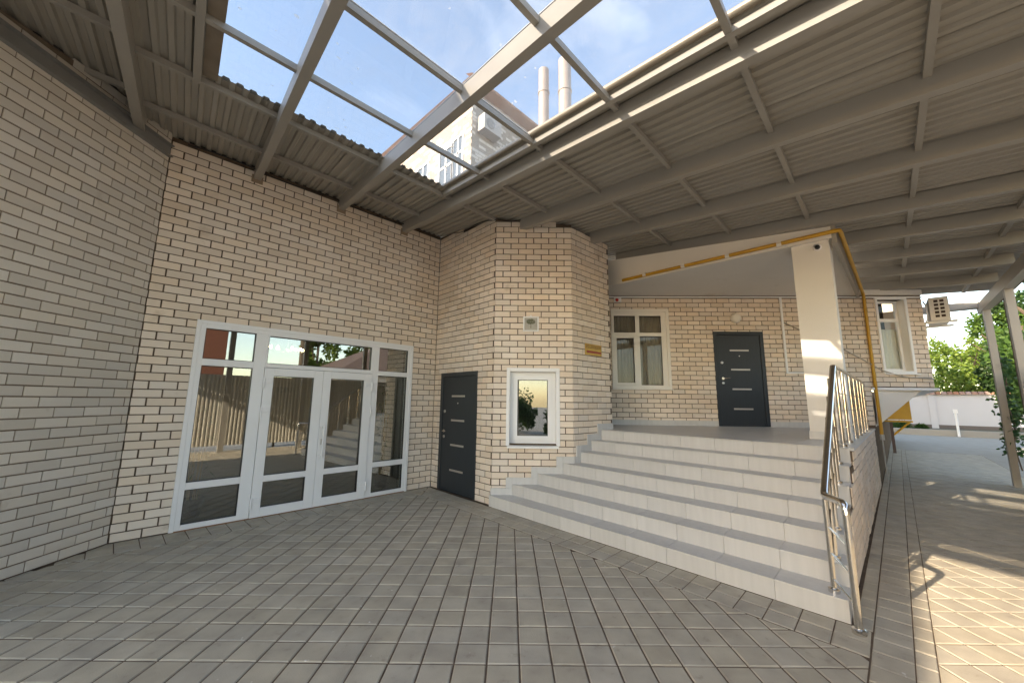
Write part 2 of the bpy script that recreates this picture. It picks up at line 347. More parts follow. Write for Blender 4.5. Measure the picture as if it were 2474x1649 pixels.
drive = put('driveway', drive, mat('driveway_far', (0.36, 0.33, 0.285), 0.75, nscale=3, namt=0.6, col2=(0.27, 0.246, 0.21), bump=0.4, bscale=30), kind='structure')
T = []
wa = math.atan(-0.0145)
FW = Frame((3.3, -6.0), (13.3, -6.145))
for i in range(-40, 85):
    for (d0, d1) in ((0.004, 0.197), (0.203, 0.298)):
        s0 = i*0.2; T.append(([FW(s0+.004, d1, 0)[:2], FW(s0+.196, d1, 0)[:2], FW(s0+.196, d0, 0)[:2], FW(s0+.004, d0, 0)[:2]], FW(s0+.1, (d0+d1)/2, 0)[:2], 0, None))
    if i >= 2: s0 = i*0.2+.09; T.append(([FW(s0+.004, -.004, 0)[:2], FW(s0+.196, -.004, 0)[:2], FW(s0+.196, -.096, 0)[:2], FW(s0+.004, -.096, 0)[:2]], FW(s0+.1, -.05, 0)[:2], 0, None))
T += grid((3.603, -6.303), R(44.3), 0.2055, 0.009, [(0.0145, 1, -6.303+0.0145*3.3), (0, -1, 8.31), (1, 0, 19.9), (-1, 0, 5.5)], -5.5, 20, -8.35, -6.3)
lay(drive, T, 300)

# ------------------------------------------------------------------ brickwork
CO = 0.098; BL = 0.26
bmesh_cache = {}
def brick_me(l, h, material):
    k = (round(l, 3), round(h, 3), material.name)
    if k not in bmesh_cache:
        b = MB(); b.fbox(lambda s, d, z: (s, -d, z), -l/2, l/2, -0.03, 0.0, -h/2, h/2, 0.0035); me = b.mesh('brick'); me.materials.append(material); bmesh_cache[k] = me
    return bmesh_cache[k]
def bricks(fr, parent, s0, s1, z0, ztop, holes, material, limit=300, pitch=BL, phase=0.0, gaps=0.012, viewcut=True):
    items = []
    j0 = int(math.ceil((z0-0.008)/CO-0.01))
    for j in range(j0, 140):
        za = 0.008+j*CO; zb = za+0.0865
        if za > max(ztop(s0), ztop(s1)): break
        zc = (za+zb)/2; st = s0-(pitch*(0.5 if j % 2 else 0.0))-phase; segs = []
        k = 0
        while st+k*pitch < s1:
            a = max(s0, st+k*pitch+gaps/2); b = min(s1, st+(k+1)*pitch-gaps/2); k += 1
            if b-a > 0.03: segs.append((a, b))
        for (h0, h1, hz0, hz1) in holes:
            if hz0 < zc < hz1:
                ns = []
                for a, b in segs:
                    if b <= h0 or a >= h1: ns.append((a, b))
                    else:
                        if a < h0-0.02: ns.append((a, h0))
                        if b > h1+0.02: ns.append((h1, b))
                segs = ns
        for a, b in segs:
            if zb > ztop((a+b)/2)+0.005: continue
            items.append((a, b, za, zb))
    ranked = []
    for it in items:
        p = fr((it[0]+it[1])/2, 0, (it[2]+it[3])/2); q = proj(p); sc = -1
        if seen(p, 40): sc = (it[1]-it[0])*abs((CAMP.to_2d()-Vector(p[:2])).normalized().dot(fr.n))/q[2]**2
        ranked.append((sc, it))
    ranked.sort(key=lambda x: -x[0]); rest = MB()
    for i, (sc, (a, b, za, zb)) in enumerate(ranked):
        dd = random.gauss(0, 0.0020); jl = random.uniform(0, 0.003)
        if i < limit and sc > 0:
            l = round(b-a-jl, 2) if abs(b-a-(pitch-gaps)) > 0.004 else round(pitch-gaps, 3)
            c = fr((a+b)/2, dd, (za+zb)/2+random.gauss(0, .0006))
            inst('brick', brick_me(l, 0.0865, material), parent, c, fr.ang+random.gauss(0, 0.004))
        else: rest.fbox(fr, a, b-jl, -0.03, dd, za, zb, 0.0035)
    if rest.v: put('bricks', rest, material, parent, kind='stuff')
def wall_body(mb, fr, s0, s1, z0, ztop, holes, d0=-0.25, d1=-0.009):
    xs = sorted(set([s0, s1]+[min(max(h[i], s0), s1) for h in holes for i in (0, 1)]))
    for a, b in zip(xs[:-1], xs[1:]):
        if b-a < 1e-5: continue
        mid = (a+b)/2; hs = sorted([(h[2], h[3]) for h in holes if h[0] < mid < h[1]]); z = z0
        for lo, hi in hs:
            if lo > z+1e-4: mb.fbox(fr, a, b, d0, d1, z, lo)
            z = hi
        mb.hexa([fr(a, d0, z), fr(a, d1, z), fr(b, d1, z), fr(b, d0, z), fr(a, d0, ztop(a)), fr(a, d1, ztop(a)), fr(b, d1, ztop(b)), fr(b, d0, ztop(b))])
    return mb

bld = thing('hotel_building', (2.0, 0.5, 0), 'pale brick building with an angled bay, a glazed entrance and a raised porch', 'building')
# holes (s0,s1,z0,z1)
H_M = [(0.53, 3.59, 0.0, 2.52)]
H_B1 = [(0.27, 1.30, 0.0, 2.05)]
H_B2 = [(0.262, 1.012, 0.92, 2.055)]
H_P = [(-1.84, -0.70, 1.90, 3.55), (0.285, 1.27, 1.12, 3.075), (3.715, 4.265, 2.28, 3.815)]
flat = lambda z: (lambda s: z)
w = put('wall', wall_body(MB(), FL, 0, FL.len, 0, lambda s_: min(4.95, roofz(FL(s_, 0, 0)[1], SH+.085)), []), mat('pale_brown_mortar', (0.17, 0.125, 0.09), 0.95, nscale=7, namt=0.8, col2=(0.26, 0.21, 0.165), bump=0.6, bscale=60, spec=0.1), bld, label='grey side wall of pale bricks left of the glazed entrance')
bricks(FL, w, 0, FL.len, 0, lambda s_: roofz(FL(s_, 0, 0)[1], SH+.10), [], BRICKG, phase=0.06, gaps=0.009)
q = MB(); q.fbox(FL, 0, FL.len, -.25, -.12, 4.3, 5.5); q.box(-.2, 4.1, .12, .24, 4.87, 5.4); put('light_block', q, mat('light_block_dark', (.10, .085, .07), .9), bld)  # dark strips added above the walls to keep sky light out
w = put('wall', wall_body(MB(), FM, 0, FM.len, 0, flat(4.86), H_M), MORTAR, bld, label='pale brick wall around the glazed entrance')
bricks(FM, w, 0.004, FM.len-0.004, 0, flat(4.875), H_M, BRICK, gaps=0.014)
w = put('wall', wall_body(MB(), FB1, 0, FB1.len, 0, lambda s: roofz(FB1(s, 0, 0)[1], SH-.02), H_B1), MORTAR, bld, label='bay wall with the dark steel door')
bricks(FB1, w, 0.004, FB1.len-.002, 0, lambda s: roofz(FB1(s, 0, 0)[1], SH+.01), H_B1, BRICK, limit=100)
w = put('wall', wall_body(MB(), FB2, 0, FB2.len, 0, lambda s: roofz(FB2(s, 0, 0)[1], SH-.03), H_B2), MORTAR, bld, label='bay front with the small white window')
bricks(FB2, w, 0.002, FB2.len-.002, 0, lambda s: roofz(FB2(s, 0, 0)[1], SH-.01), H_B2, BRICK, limit=110, pitch=FB2.len/5, phase=0.0)
w = put('wall', wall_body(MB(), FB3, 0, FB3.len, 0, lambda s: roofz(FB3(s, 0, 0)[1], SH-.07), []), MORTAR, bld, label='bay side with the brass direction plate')
bricks(FB3, w, 0.002, FB3.len-.002, 0, lambda s: roofz(FB3(s, 0, 0)[1], SH-.05), [], BRICK, limit=90)
# the bay's hidden return and the porch wall
FR = Frame(C4, (6.08, -0.85))
put('wall', wall_body(MB(), FR, .06, FR.len, 0, flat(4.3), []), MORTAR, bld)
def ptop(s): return 3.905 if s < 3.4 else 4.06
w = put('wall', wall_body(wall_body(MB(), FP, P_S0, 3.38, 1.12, flat(3.9), H_P[:2]), FP, 3.38, P_S1, 1.92, flat(3.9), H_P[2:]), MORTAR, bld, label='porch wall with a curtained window and a dark steel door')
bricks(FP, w, -1.95, P_S1-.002, 1.12, flat(3.86), [(3.38, 6, 0, 1.93), (-1.86, -0.68, 1.88, 3.57)]+H_P[1:], BRICK, limit=300)
FPE = Frame(FP(P_S1, 0, 0)[:2], (26.0, FP(P_S1, 0, 0)[1]+0.02))
w = put('wall', wall_body(MB(), FPE, 0, FPE.len, 1.93, flat(3.95), []), MORTAR, bld)
bricks(FPE, w, 0.002, 3.0, 1.94, flat(3.9), [], BRICK, limit=0)
# far left wing, one storey higher (its eave shades the court), and the flat roofs that close the building
wg = MB(); wg.box(-22, -2.25, -2.02, 6, 0, 6.85); wg.hexa([(-22.3, -2.15, 6.85), (-2.1, -2.15, 6.85), (-2.1, 6.2, 6.85), (-22.3, 6.2, 6.85), (-21, 0.6, 7.9), (-3.5, 0.6, 7.9), (-3.5, 4.0, 7.9), (-21, 4.0, 7.9)])
put('wing', wg, mat('wing_wall', (0.60, 0.53, 0.45), 0.9, nscale=2, namt=0.3), bld)
rf = MB(); rf.prism([(-2.3, -2.0), (0.0, 0.02), (4.2, 0.02), (4.12, -1.75), (4.96, -2.6), (5.98, -2.68), (6.2, -0.9), (26, -0.9), (26, 9), (-2.3, 9)], 4.88, 4.98)
wg = MB(); wg.box(14.0, 27, -6.85, 6, 4.05, 8.6); put('shade_block', wg, MATS['wing_wall'], bld)  # unseen upper block, added to shade the far wall and drive
rf = MB()
rf.prism([(-2.25, -1.95), (0.02, 0.03), (4.3, 0.03), (4.3, 9), (-2.25, 9)], 4.90, 5.0)
rf.prism([(4.3, 0.0), (8.0, 0.0), (8.0, 9), (4.3, 9)], 4.90, 5.0)
put('flat_roof', rf, mat('roof_felt', (0.12, 0.11, 0.10), 0.9), bld)
bi = MB(); bi.prism([(4.32, -0.03), (4.25, -1.66), (5.02, -2.46), (5.9, -2.52), (6.0, -0.03)], 3.9, 4.0); put('bay_ceiling', bi, INWALL, bld)
bi = MB(); bi.box(4.35, 6.4, 0.25, 0.35, 0, 4); put('inner_partition', bi, INWALL, bld)

# porch ceiling, lintel, column, edge board, ledge, corbel
PA = FP(-1.95, 0, 0); 
XL = 6.55
ce = MB(); ce.prism([(XL, -5.90), (10.62, -5.985), FP(3.30, 0.0, 0)[:2], FP(-2.55, 0.0, 0)[:2], (XL, FP(-2.55, 0, 0)[1])], 3.89, 3.96); put('porch_ceiling', ce, PLASTER, bld)
li = MB(); y0, y1 = -5.90, -1.7
li.hexa([(XL-.005, y0, 3.886), (XL+.22, y0, 3.886), (XL+.22, y1, 3.886), (XL-.005, y1, 3.886), (XL-.005, y0, roofz(y0, -.004)), (XL+.22, y0, roofz(y0, -.004)), (XL+.22, y1, roofz(y1, -.004)), (XL-.005, y1, roofz(y1, -.004))])
put('lintel', li, PLASTER, bld)
cl = MB(); cl.box(6.6, 7.0, -5.862, -5.43, ZP, 3.889); colm = put('column', cl, PLASTER, bld)
cl = MB(); cl.box(6.588, 7.012, -5.874, -5.418, ZP, ZP+.105); put('skirting', cl, TILE, colm)
ed = MB(); FE = Frame((XL, -5.90), (10.64, -5.985))
ed.hexa([FE(0, 0, 3.80), FE(0, .05, 3.80), FE(FE.len, .05, 3.84), FE(FE.len, 0, 3.84), FE(0, 0, 4.06), FE(0, .05, 4.06), FE(FE.len, .05, 4.05), FE(FE.len, 0, 4.05)]); put('edge_board', ed, STEEL, bld)
# attic above the porch ceiling, closing it to the canopy
at = MB(); at.prism([(XL+.22, -5.89), (10.6, -5.97), FP(3.3, -.02, 0)[:2], FP(-2.5, -.02, 0)[:2], (XL+.22, FP(-2.5, 0, 0)[1])], 3.965, 4.02); put('attic_floor', at, PLASTER, bld)
fa = MB(); fa.fbox(FP, 3.30, P_S1+.02, -0.2, 0.012, 3.905, 4.02); fa.fbox(FPE, 0, 8, -0.2, 0.012, 3.951, 4.0); put('fascia', fa, PLASTER, bld)
le = MB(); le.fbox(FP, 3.36, P_S1+.05, -0.25, 0.045, 1.895, 1.945); le.fbox(FPE, -.03, 9, -.25, .045, 1.894, 1.93); put('ledge', le, PVC, bld)
# corbel under the overhang: end cap on the porch wall line, sloping soffit back to the lower wall
cb = MB(); a = FP(3.40, -.02, 0); b = FP(4.45, -.02, 0)
ws = -6.06
cbv = [(a[0], ws, 1.895), (b[0], b[1]+.05, 1.895), (a[0]+.08, ws, 1.17), (26, ws, 1.895), (26, b[1]+.05, 1.895), (26, ws, 1.17)]
cb.add(cbv, [(0, 2, 1), (3, 4, 5), (0, 1, 4, 3), (1, 2, 5, 4), (2, 0, 3, 5)]); put('corbel', cb, PLASTER, bld)
# lower storey wall under porch and overhang (brick side of the stairs)
FS = Frame((3.86, sidey(3.86)), (26, sidey(26)))
sp = MB(); wall_body(sp, FS, 1.68, FS.len, 0, flat(1.90 if False else ZP-.012), [], d0=-.2, d1=-.008)
lw = put('lower_wall', sp, MORTAR, bld)
sp = MB(); sp.fbox(FS, 6.95, FS.len, -.2, -.01, ZP-.012, 1.90); put('plaster_panel', sp, PLASTER, bld)
bricks(FS, lw, 1.68, 6.9, 0, flat(1.10), [], BRICK, limit=0)
cp = MB(); cp.fbox(FS, 1.66, 6.95, -.2, .012, ZP-.03, ZP+.001); put('coping', cp, TILE, bld)

# upper storey seen through the glass roof
us = MB(); us.box(5.8, 8.45, 1.15, 9.0, 5.0, 10.05)
for yb in range(0, 0): pass
BRICKU = mat('upper_brick', (0.62, 0.57, 0.51), 0.9, var=0.06, nscale=1.0, namt=0.3, col2=(0.55, 0.49, 0.42))
upw = put('upper_wall', us, mat('pale_mortar', (0.36, 0.31, 0.26), 0.95), bld)
FU1 = Frame((5.8, 9.0), (5.8, 1.15)); FU2 = Frame((5.8, 1.15), (8.45, 1.15))
UW = [(FU1, 9-2.57, 9-2.0, 7.35, 8.75), (FU1, 9-3.75, 9-3.22, 7.35, 8.75), (FU1, 9-1.93, 9-1.53, 7.5, 8.85)]
bricks(FU1, upw, 2.0, FU1.len, 6.4, flat(10.0), [(u[1]-.05, u[2]+.05, u[3]-.05, u[4]+.05) for u in UW], BRICKU, limit=0)
bricks(FU2, upw, 0, FU2.len, 6.4, flat(10.0), [], BRICKU, limit=0)
for fr, a, b, z0, z1 in UW:
    q = MB(); q.fbox(fr, a-.06, b+.06, -.02, .03, z0-.06, z0); q.fbox(fr, a-.06, b+.06, -.02, .03, z1, z1+.06); q.fbox(fr, a-.06, a, -.02, .03, z0, z1); q.fbox(fr, b, b+.06, -.02, .03, z0, z1); q.fbox(fr, a, b, -.02, .02, z0+.85, z0+.92); q.fbox(fr, (a+b)/2-.03, (a+b)/2+.03, -.02, .02, z0, z1)
    wn = put('window', q, PVC, bld); q = MB(); q.fbox(fr, a, b, -.01, .006, z0, z1); put('pane', q, mat('upper_pane', (0.10, 0.12, 0.14), 0.05, spec=1.0), wn)
ur = MB(); e = .35; z0 = 10.05; hz = 1.1
ur.add([(5.8-e, 1.15-e, z0), (8.45+e, 1.15-e, z0), (8.45+e, 9+e, z0), (5.8-e, 9+e, z0), (7.12, 2.45, z0+hz), (7.12, 7.6, z0+hz)], [(3, 2, 1, 0), (0, 1, 4), (1, 2, 5, 4), (2, 3, 5), (3, 0, 4, 5)])
roof_o = put('roof', ur, mat('tile_roof', (0.40, 0.25, 0.19), 0.8, nscale=8, namt=0.4), bld)
rt_ = MB()
def roof_tiles(A, B, Cc, rows, cols):        # triangular slope A-B eave, Cc apex; rows of raised tile courses
    A, B, Cc = Vector(A), Vector(B), Vector(Cc); nrm = (B-A).cross(Cc-A).normalized()
    for r in range(rows):
        t0, t1 = r/rows, (r+1.15)/rows
        for c in range(cols):
            p = A.lerp(B, (c+.04)/cols); q = A.lerp(B, (c+.96)/cols)
            def at_(pp, t): return pp+(Cc-(A+B)/2)*t
            a_, b_, c_, d_ = at_(p, t0), at_(q, t0), at_(q, t1), at_(p, t1)
            u_ = ((a_+b_)/2-A).dot((B-A).normalized())/(B-A).length
            if abs(u_-.5) > .5*(1-t0)+.03: continue
            rt_.add([a_+nrm*.05, b_+nrm*.05, c_+nrm*.015, d_+nrm*.015, a_, b_], [(0, 1, 2, 3), (4, 5, 1, 0)])
roof_tiles((5.8-e, 1.15-e, z0), (8.45+e, 1.15-e, z0), (7.12, 2.45, z0+hz), 7, 16)
put('roof_tiles', rt_, MATS['tile_roof'], roof_o, kind='stuff')
for i, (x, y, r_, zt, lb) in enumerate(((6.78, -.55, .135, 10.2, 'slimmer steel flue pipe above the roof beside the upper storey'), (7.12, -.98, .165, 10.45, 'thicker steel flue pipe above the roof beyond the slimmer one'))):
    fl = thing('flue_pipe', (x, y, 4.9), lb, 'flue'); q = MB(); q.tube([(x, y, 4.9), (x, y, zt)], r_, 20); put('pipe', q, mat('flue_steel', (.36, .30, .27), .5, metal=.2, nscale=2, namt=.4, col2=(.27, .22, .20)), fl, smooth='auto')
    for z in (6.2, 7.3, 8.4, 9.5):
        q = MB(); q.lathe((x, y, z), [(r_, 0), (r_+.018, .006), (r_+.018, .05), (r_, .056)], 20); put('band', q, MATS['flue_steel'], fl, smooth='auto')
# outdoor unit bolted to the upper wall
ac2 = thing('air_conditioner', (6.3, 1.0, 8.85), 'air conditioner unit on the upper wall seen through the glass roof', 'air conditioner')
q = MB(); q.box(5.98, 6.62, .85, 1.14, 8.85, 9.3); put('casing', q, mat('unit_grey', (.46, .43, .40), .6), ac2)
q = MB(); q.lathe((6.2, .849, 9.07), [(.15, 0), (.15, .012), (0, .012)], 20, (0, -1, 0)); put('fan_grille', q, mat('fan_grey', (.30, .28, .26), .6), ac2)

# ------------------------------------------------------------------ glazed entrance on the main wall
def bars(mb, fr, rects, d0, d1, bev=0.004):
    for a, b, z0, z1 in rects: mb.fbox(fr, a, b, d0, d1, z0, z1, bev)
    return mb
ent = put('glazed_entrance', bars(MB(), FM, [(0.50, 0.592, 0.012, 2.552), (3.527, 3.618, 0.012, 2.552), (0.592, 3.527, 2.463, 2.552), (1.148, 1.285, 0.012, 2.463), (2.866, 2.97, 0.012, 2.463),
    (0.592, 1.148, 1.982, 2.07), (0.592, 1.148, 0.472, 0.555), (0.592, 1.148, 0.012, 0.072), (2.97, 3.527, 1.982, 2.06), (2.97, 3.527, 0.472, 0.555), (2.97, 3.527, 0.012, 0.072),
    (1.285, 2.866, 2.006, 2.062), (1.285, 1.308, 2.062, 2.463), (2.835, 2.866, 2.062, 2.463), (1.308, 2.835, 2.45, 2.463)], -0.06, 0.028), PVC, bld, label='white framed double doors with side lights and a transom')
def trim(mb, fr, a, b, z0, z1, wd, d0, d1, bottom=True):
    mb.fbox(fr, a, a+wd, d0, d1, z0, z1, .003); mb.fbox(fr, b-wd, b, d0, d1, z0, z1, .003); mb.fbox(fr, a+wd, b-wd, d0, d1, z1-wd, z1, .003)
    if bottom: mb.fbox(fr, a+wd, b-wd, d0, d1, z0, z0+wd, .003)
    return mb
put('cover_strip', trim(MB(), FM, .492, 3.626, .004, 2.56, .045, -.01, .036, False), PVC, ent)
for a, b, z0, z1 in [(0.592, 1.148, 2.07, 2.463), (0.592, 1.148, .555, 1.982), (.592, 1.148, .072, .472), (1.308, 2.835, 2.062, 2.45), (2.97, 3.527, 2.06, 2.463), (2.97, 3.527, .555, 1.982), (2.97, 3.527, .072, .472)]:
    q = MB(); trim(q, FM, a-.001, b+.001, z0-.001, z1+.001, .008, -.03, .012); put('gasket', q, BLACKP, ent)
    q = MB(); q.fbox(FM, a, b, -.022, -.016, z0, z1); put('pane', q, GLASSD, ent)
for sd, (a, b, ga, gb) in enumerate([(1.29, 2.071, 1.406, 1.944), (2.075, 2.862, 2.192, 2.727)]):
    q = MB(); bars(q, FM, [(a, ga, .014, 2.0), (gb, b, .014, 2.0), (ga, gb, 1.89, 2.0), (ga, gb, .46, .542), (ga, gb, .014, .13)], -.035, .045)
    lf = put('door_leaf', q, PVC, bld, label='left leaf of the glazed double door' if sd == 0 else 'right leaf with the white pull handle')
    for z0, z1 in ((.542, 1.89), (.13, .46)):
        q = MB(); trim(q, FM, ga-.001, gb+.001, z0-.001, z1+.001, .008, -.02, .028); put('gasket', q, BLACKP, lf)
        q = MB(); q.fbox(FM, ga, gb, -.006, 0.0, z0, z1); put('pane', q, GLASSD, lf)
    for z in (1.787, 1.382, .2):
        q = MB(); hx = a if sd == 0 else b; q.tube([FM(hx, .058, z-.07), FM(hx, .058, z+.07)], .013, 10)
        q.fbox(FM, *( (hx, hx+.10) if sd == 0 else (hx-.10, hx)), .045, .058, z+.005, z+.06, .003); put('hinge', q, PVC, lf, smooth='auto')
    if sd == 1:
        q = MB(); hx = 2.125; q.tube([FM(hx, .10, .71), FM(hx, .10, 1.2)], .016, 12)
        for z in (.74, 1.16): q.tube([FM(hx, .045, z), FM(hx-.05, .045, z)], .012, 8); q.tube([FM(hx, .04, z), FM(hx, .10, z)], .013, 10)
        put('handle', q, PVC, lf, smooth='auto')
        q = MB(); q.fbox(FM, 2.105, 2.135, .045, .052, .9, .985, .002); put('lock', q, BRUSH, lf)
th = MB(); th.fbox(FM, .50, 3.62, -.2, .03, -.004, .013); put('threshold', th, mat('timber_sill', (.25, .13, .07), .8), ent)

# ------------------------------------------------------------------ steel doors, windows
def steel_door(fr, a, b, z0, z1, hinge, lab):
    q = MB(); fwid = .075
    trim(q, fr, a, b, z0, z1, fwid, -.04, .012, False); q.fbox(fr, a+fwid, b-fwid, -.04, .004, z0, z0+.02)
    dr = put('steel_door', q, DOORB, bld, label=lab)
    q = MB(); q.fbox(fr, a+fwid+.004, b-fwid-.004, -.05, .0, z0+.022, z1-fwid-.004, .004)
    put('leaf', q, DOORB, dr)
    W = b-a; c = a+W*.505; hgt = z1-z0
    for k in (.795, .59, .384, .178):
        q = MB(); q.fbox(fr, c-.195, c+.195, 0.0, .004, z0+hgt*k-.016, z0+hgt*k+.016, .001); put('metal_strip', q, mat('strip_steel', (.52, .48, .44), .4, metal=.6), dr)
    s = a+fwid+.075
    q = MB(); q.lathe(fr(s, .0, z0+hgt*.663), [(.028, 0), (.028, .008), (.018, .012), (0.0, .012)], 16, (fr.n.x, fr.n.y, 0)); put('lock', q, BRUSH, dr, smooth='auto')
    q = MB(); q.lathe(fr(s, .0, z0+hgt*.447), [(.026, 0), (.026, .008), (.018, .012), (0.0, .012)], 16, (fr.n.x, fr.n.y, 0)); put('lock', q, BRUSH, dr, smooth='auto')
    q = MB(); zz = z0+hgt*.494; q.lathe(fr(s, .0, zz), [(.026, 0), (.026, .01), (0.0, .01)], 16, (fr.n.x, fr.n.y, 0)); q.tube([fr(s, 0, zz), fr(s, .045, zz), fr(s+.01, .05, zz), fr(s+.12, .05, zz+.005)], .008, 8); put('handle', q, CHROME, dr, smooth='auto')
    q = MB(); q.lathe(fr(a+W*.5, .0, z0+hgt*.735), [(.013, 0), (.013, .004), (0.0, .006)], 12, (fr.n.x, fr.n.y, 0)); put('peephole', q, BRUSH, dr)
    for z in (z0+hgt*.86, z0+hgt*.71, z0+.12*hgt):
        q = MB(); q.tube([fr(b-fwid+.003, .008, z-.055), fr(b-fwid+.003, .008, z+.055)], .008, 8); put('hinge', q, DARK, dr)
    return dr
steel_door(FB1, .238, 1.33, .012, 2.078, 1, 'dark steel door at the foot of the bay')
steel_door(FP, .258, 1.296, ZP+.002, 3.10, 1, 'dark steel door on the raised porch')
for fr, s0, s1, z0, z1 in ((FB1, .2, 1.36, 0, 2.1), (FP, .2, 1.36, ZP, 3.15)):
    q = MB(); q.fbox(fr, s0, s1, -.3, -.2, z0, z1); put('door_backing', q, DARK, bld)

def window_frame(fr, rects, d0, d1, material, nm='frame', parent=None):
    q = MB(); bars(q, fr, rects, d0, d1, .003); return put(nm, q, material, parent)
# bay window
wb = put('window', trim(MB(), FB2, .215, 1.062, .892, 2.108, .055, -.02, .022, False), PVC, bld, label='small white window in the bay front')
q = MB(); 
for a, b, z0, z1 in ((.262, .27, .92, 2.056), (1.004, 1.012, .92, 2.056)): q.fbox(FB2, a, b, -.16, .0, z0, z1)
q.fbox(FB2, .27, 1.004, -.16, 0, 2.048, 2.056); put('reveal', q, PVC, wb)
q = MB(); trim(q, FB2, .27, 1.004, .915, 2.048, .062, -.16, -.10); put('frame', q, PVC, wb)
q = MB(); trim(q, FB2, .325, .949, .97, 1.992, .068, -.15, -.085); put('sash', q, PVC, wb)
q = MB(); trim(q, FB2, .392, .882, 1.037, 1.925, .008, -.12, -.10); put('gasket', q, BLACKP, wb)
q = MB(); q.fbox(FB2, .392, .882, -.125, -.119, 1.037, 1.925); put('pane', q, glass('bay_glass', (.75, .8, .8), .20, 0.6), wb)
q = MB(); q.fbox(FB2, .2, 1.08, -.55, -.5, .8, 2.2); put('blackout_sheet', q, mat('blackout_dark', (.06, .055, .05), .9), bld)  # dark sheet added behind the pane to black out the bay interior
q = MB(); q.hexa([FB2(.235, -.10, .895), FB2(.235, .07, .875), FB2(1.04, .07, .875), FB2(1.04, -.10, .895), FB2(.235, -.10, .912), FB2(.235, .07, .893), FB2(1.04, .07, .893), FB2(1.04, -.10, .912)])
q.fbox(FB2, .235, 1.04, .055, .072, .862, .893, .002); put('sill', q, PVC, wb)
# porch window
wp = put('window', trim(MB(), FP, -1.89, -.655, 1.866, 3.584, .06, -.02, .018), PVCW, bld, label='four pane porch window with drawn curtains')
q = MB(); bars(q, FP, [(-1.835, -1.823, 1.92, 3.53), (-.82, -.70, 1.92, 3.53), (-1.823, -.82, 3.44, 3.53), (-1.37, -1.279, 1.92, 3.44), (-1.823, -1.37, 2.995, 3.073), (-1.279, -.82, 2.992, 3.07), (-1.823, -.82, 1.90, 1.945)], -.07, -.012, .003); put('frame', q, PVCW, wp)
q = MB(); trim(q, FP, -1.832, -1.362, 1.94, 3.0, .052, -.06, .008); put('sash', q, PVCW, wp)
for a, b, z0, z1 in ((-1.823, -1.37, 3.073, 3.44), (-1.279, -.82, 3.07, 3.44), (-1.78, -1.415, 1.99, 2.945), (-1.279, -.82, 1.945, 2.992)):
    q = MB(); trim(q, FP, a-.001, b+.001, z0-.001, z1+.001, .007, -.05, -.02); put('gasket', q, BLACKP, wp)
    q = MB(); q.fbox(FP, a, b, -.045, -.04, z0, z1); put('pane', q, GLASSW, wp)
q = MB(); q.fbox(FP, -1.91, -.64, -.02, .06, 1.845, 1.863, .003); put('sill', q, PVCW, wp)
def curtain(fr, s0, s1, d, z0, z1, material, parent, waves):
    q = MB(); n = waves*6; vs = []
    for i in range(n+1):
        s = s0+(s1-s0)*i/n; off = .022*math.sin(i/6*2*math.pi)+.008*math.sin(i*1.7)
        vs += [fr(s, d+off, z0), fr(s, d+off*.7, z1)]
    q.add(vs, [(2*i, 2*i+2, 2*i+3, 2*i+1) for i in range(n)]); return put('curtain', q, material, parent, smooth=True)
curtain(FP, -1.86, -1.30, -.16, 1.9, 3.56, CURT, wp, 8); curtain(FP, -1.31, -.72, -.17, 1.9, 3.56, CURT, wp, 9)
q = MB(); q.fbox(FP, -1.95, -.6, -.7, -.65, 1.8, 3.7); put('blackout_sheet', q, mat('blackout_dark', (.06, .055, .05), .9), bld)  # dark sheet behind the curtains in place of an unlit room
# tall window on the overhang
wr = put('window', trim(MB(), FP, 3.668, 4.318, 2.235, 3.858, .05, -.02, .018), PVC, bld, label='tall recessed window on the overhanging wall by the yellow pipe')
q = MB(); q.fbox(FP, 4.258, 4.266, -.2, 0, 2.28, 3.81); q.fbox(FP, 3.715, 3.722, -.2, 0, 2.28, 3.81); q.fbox(FP, 3.722, 4.258, -.2, 0, 2.28, 2.288); put('reveal', q, PVCW, wr)
q = MB(); bars(q, FP, [(3.722, 3.76, 2.288, 3.81), (4.21, 4.258, 2.288, 3.81), (3.76, 4.21, 3.76, 3.81), (3.76, 4.21, 3.35, 3.42), (3.76, 4.21, 2.288, 2.345)], -.2, -.15, .003); put('frame', q, PVC, wr)
for z0, z1 in ((3.42, 3.76), (2.345, 3.35)):
    q = MB(); q.fbox(FP, 3.76, 4.21, -.18, -.175, z0, z1); put('pane', q, GLASSW, wr)
curtain(FP, 3.73, 4.25, -.225, 2.25, 3.2, CURTW, wr, 5)
q = MB(); q.fbox(FP, 3.6, 4.4, -.7, -.65, 2.1, 3.9); put('blackout_sheet', q, MATS['blackout_dark'], bld)  # another dark sheet standing in for the unlit interior
q = MB(); q.fbox(FP, 3.69, 4.36, -.02, .05, 2.215, 2.234, .003); put('sill', q, PVC, wr)
# skirting of the porch wall
for k in range(12):
    s0 = -2.0+k*.458
    if s0 > 3.0: break
    for a, b in ((s0, s0+.455),):
        for a2, b2 in ([(a, b)] if b < .255 or a > 1.3 else ([(a, .255)] if a < .255 else [])+([(1.3, b)] if b > 1.3 else [])):
            if b2-a2 > .03:
                q = MB(); q.fbox(FP, a2, b2, -.01, .012, ZP, ZP+.105, .002); put('skirting_tile', q, TILE, bld)
# lobby behind the glass
lb = MB(); lb.box(-.2, 4.1, .26, 5.2, -.04, 0.0); put('lobby_floor', lb, INFLOOR, bld)
lb = MB(); lb.box(-.25, 4.15, 5.2, 5.3, 0, 3.3); lb.box(-.3, -.2, .26, 5.3, 0, 3.3); lb.box(4.1, 4.2, .26, 5.3, 0, 3.3); put('lobby_wall', lb, INWALL, bld)
lb = MB(); lb.box(-.3, 4.2, .24, 5.3, 3.3, 3.4); put('lobby_ceiling', lb, PLASTER, bld)

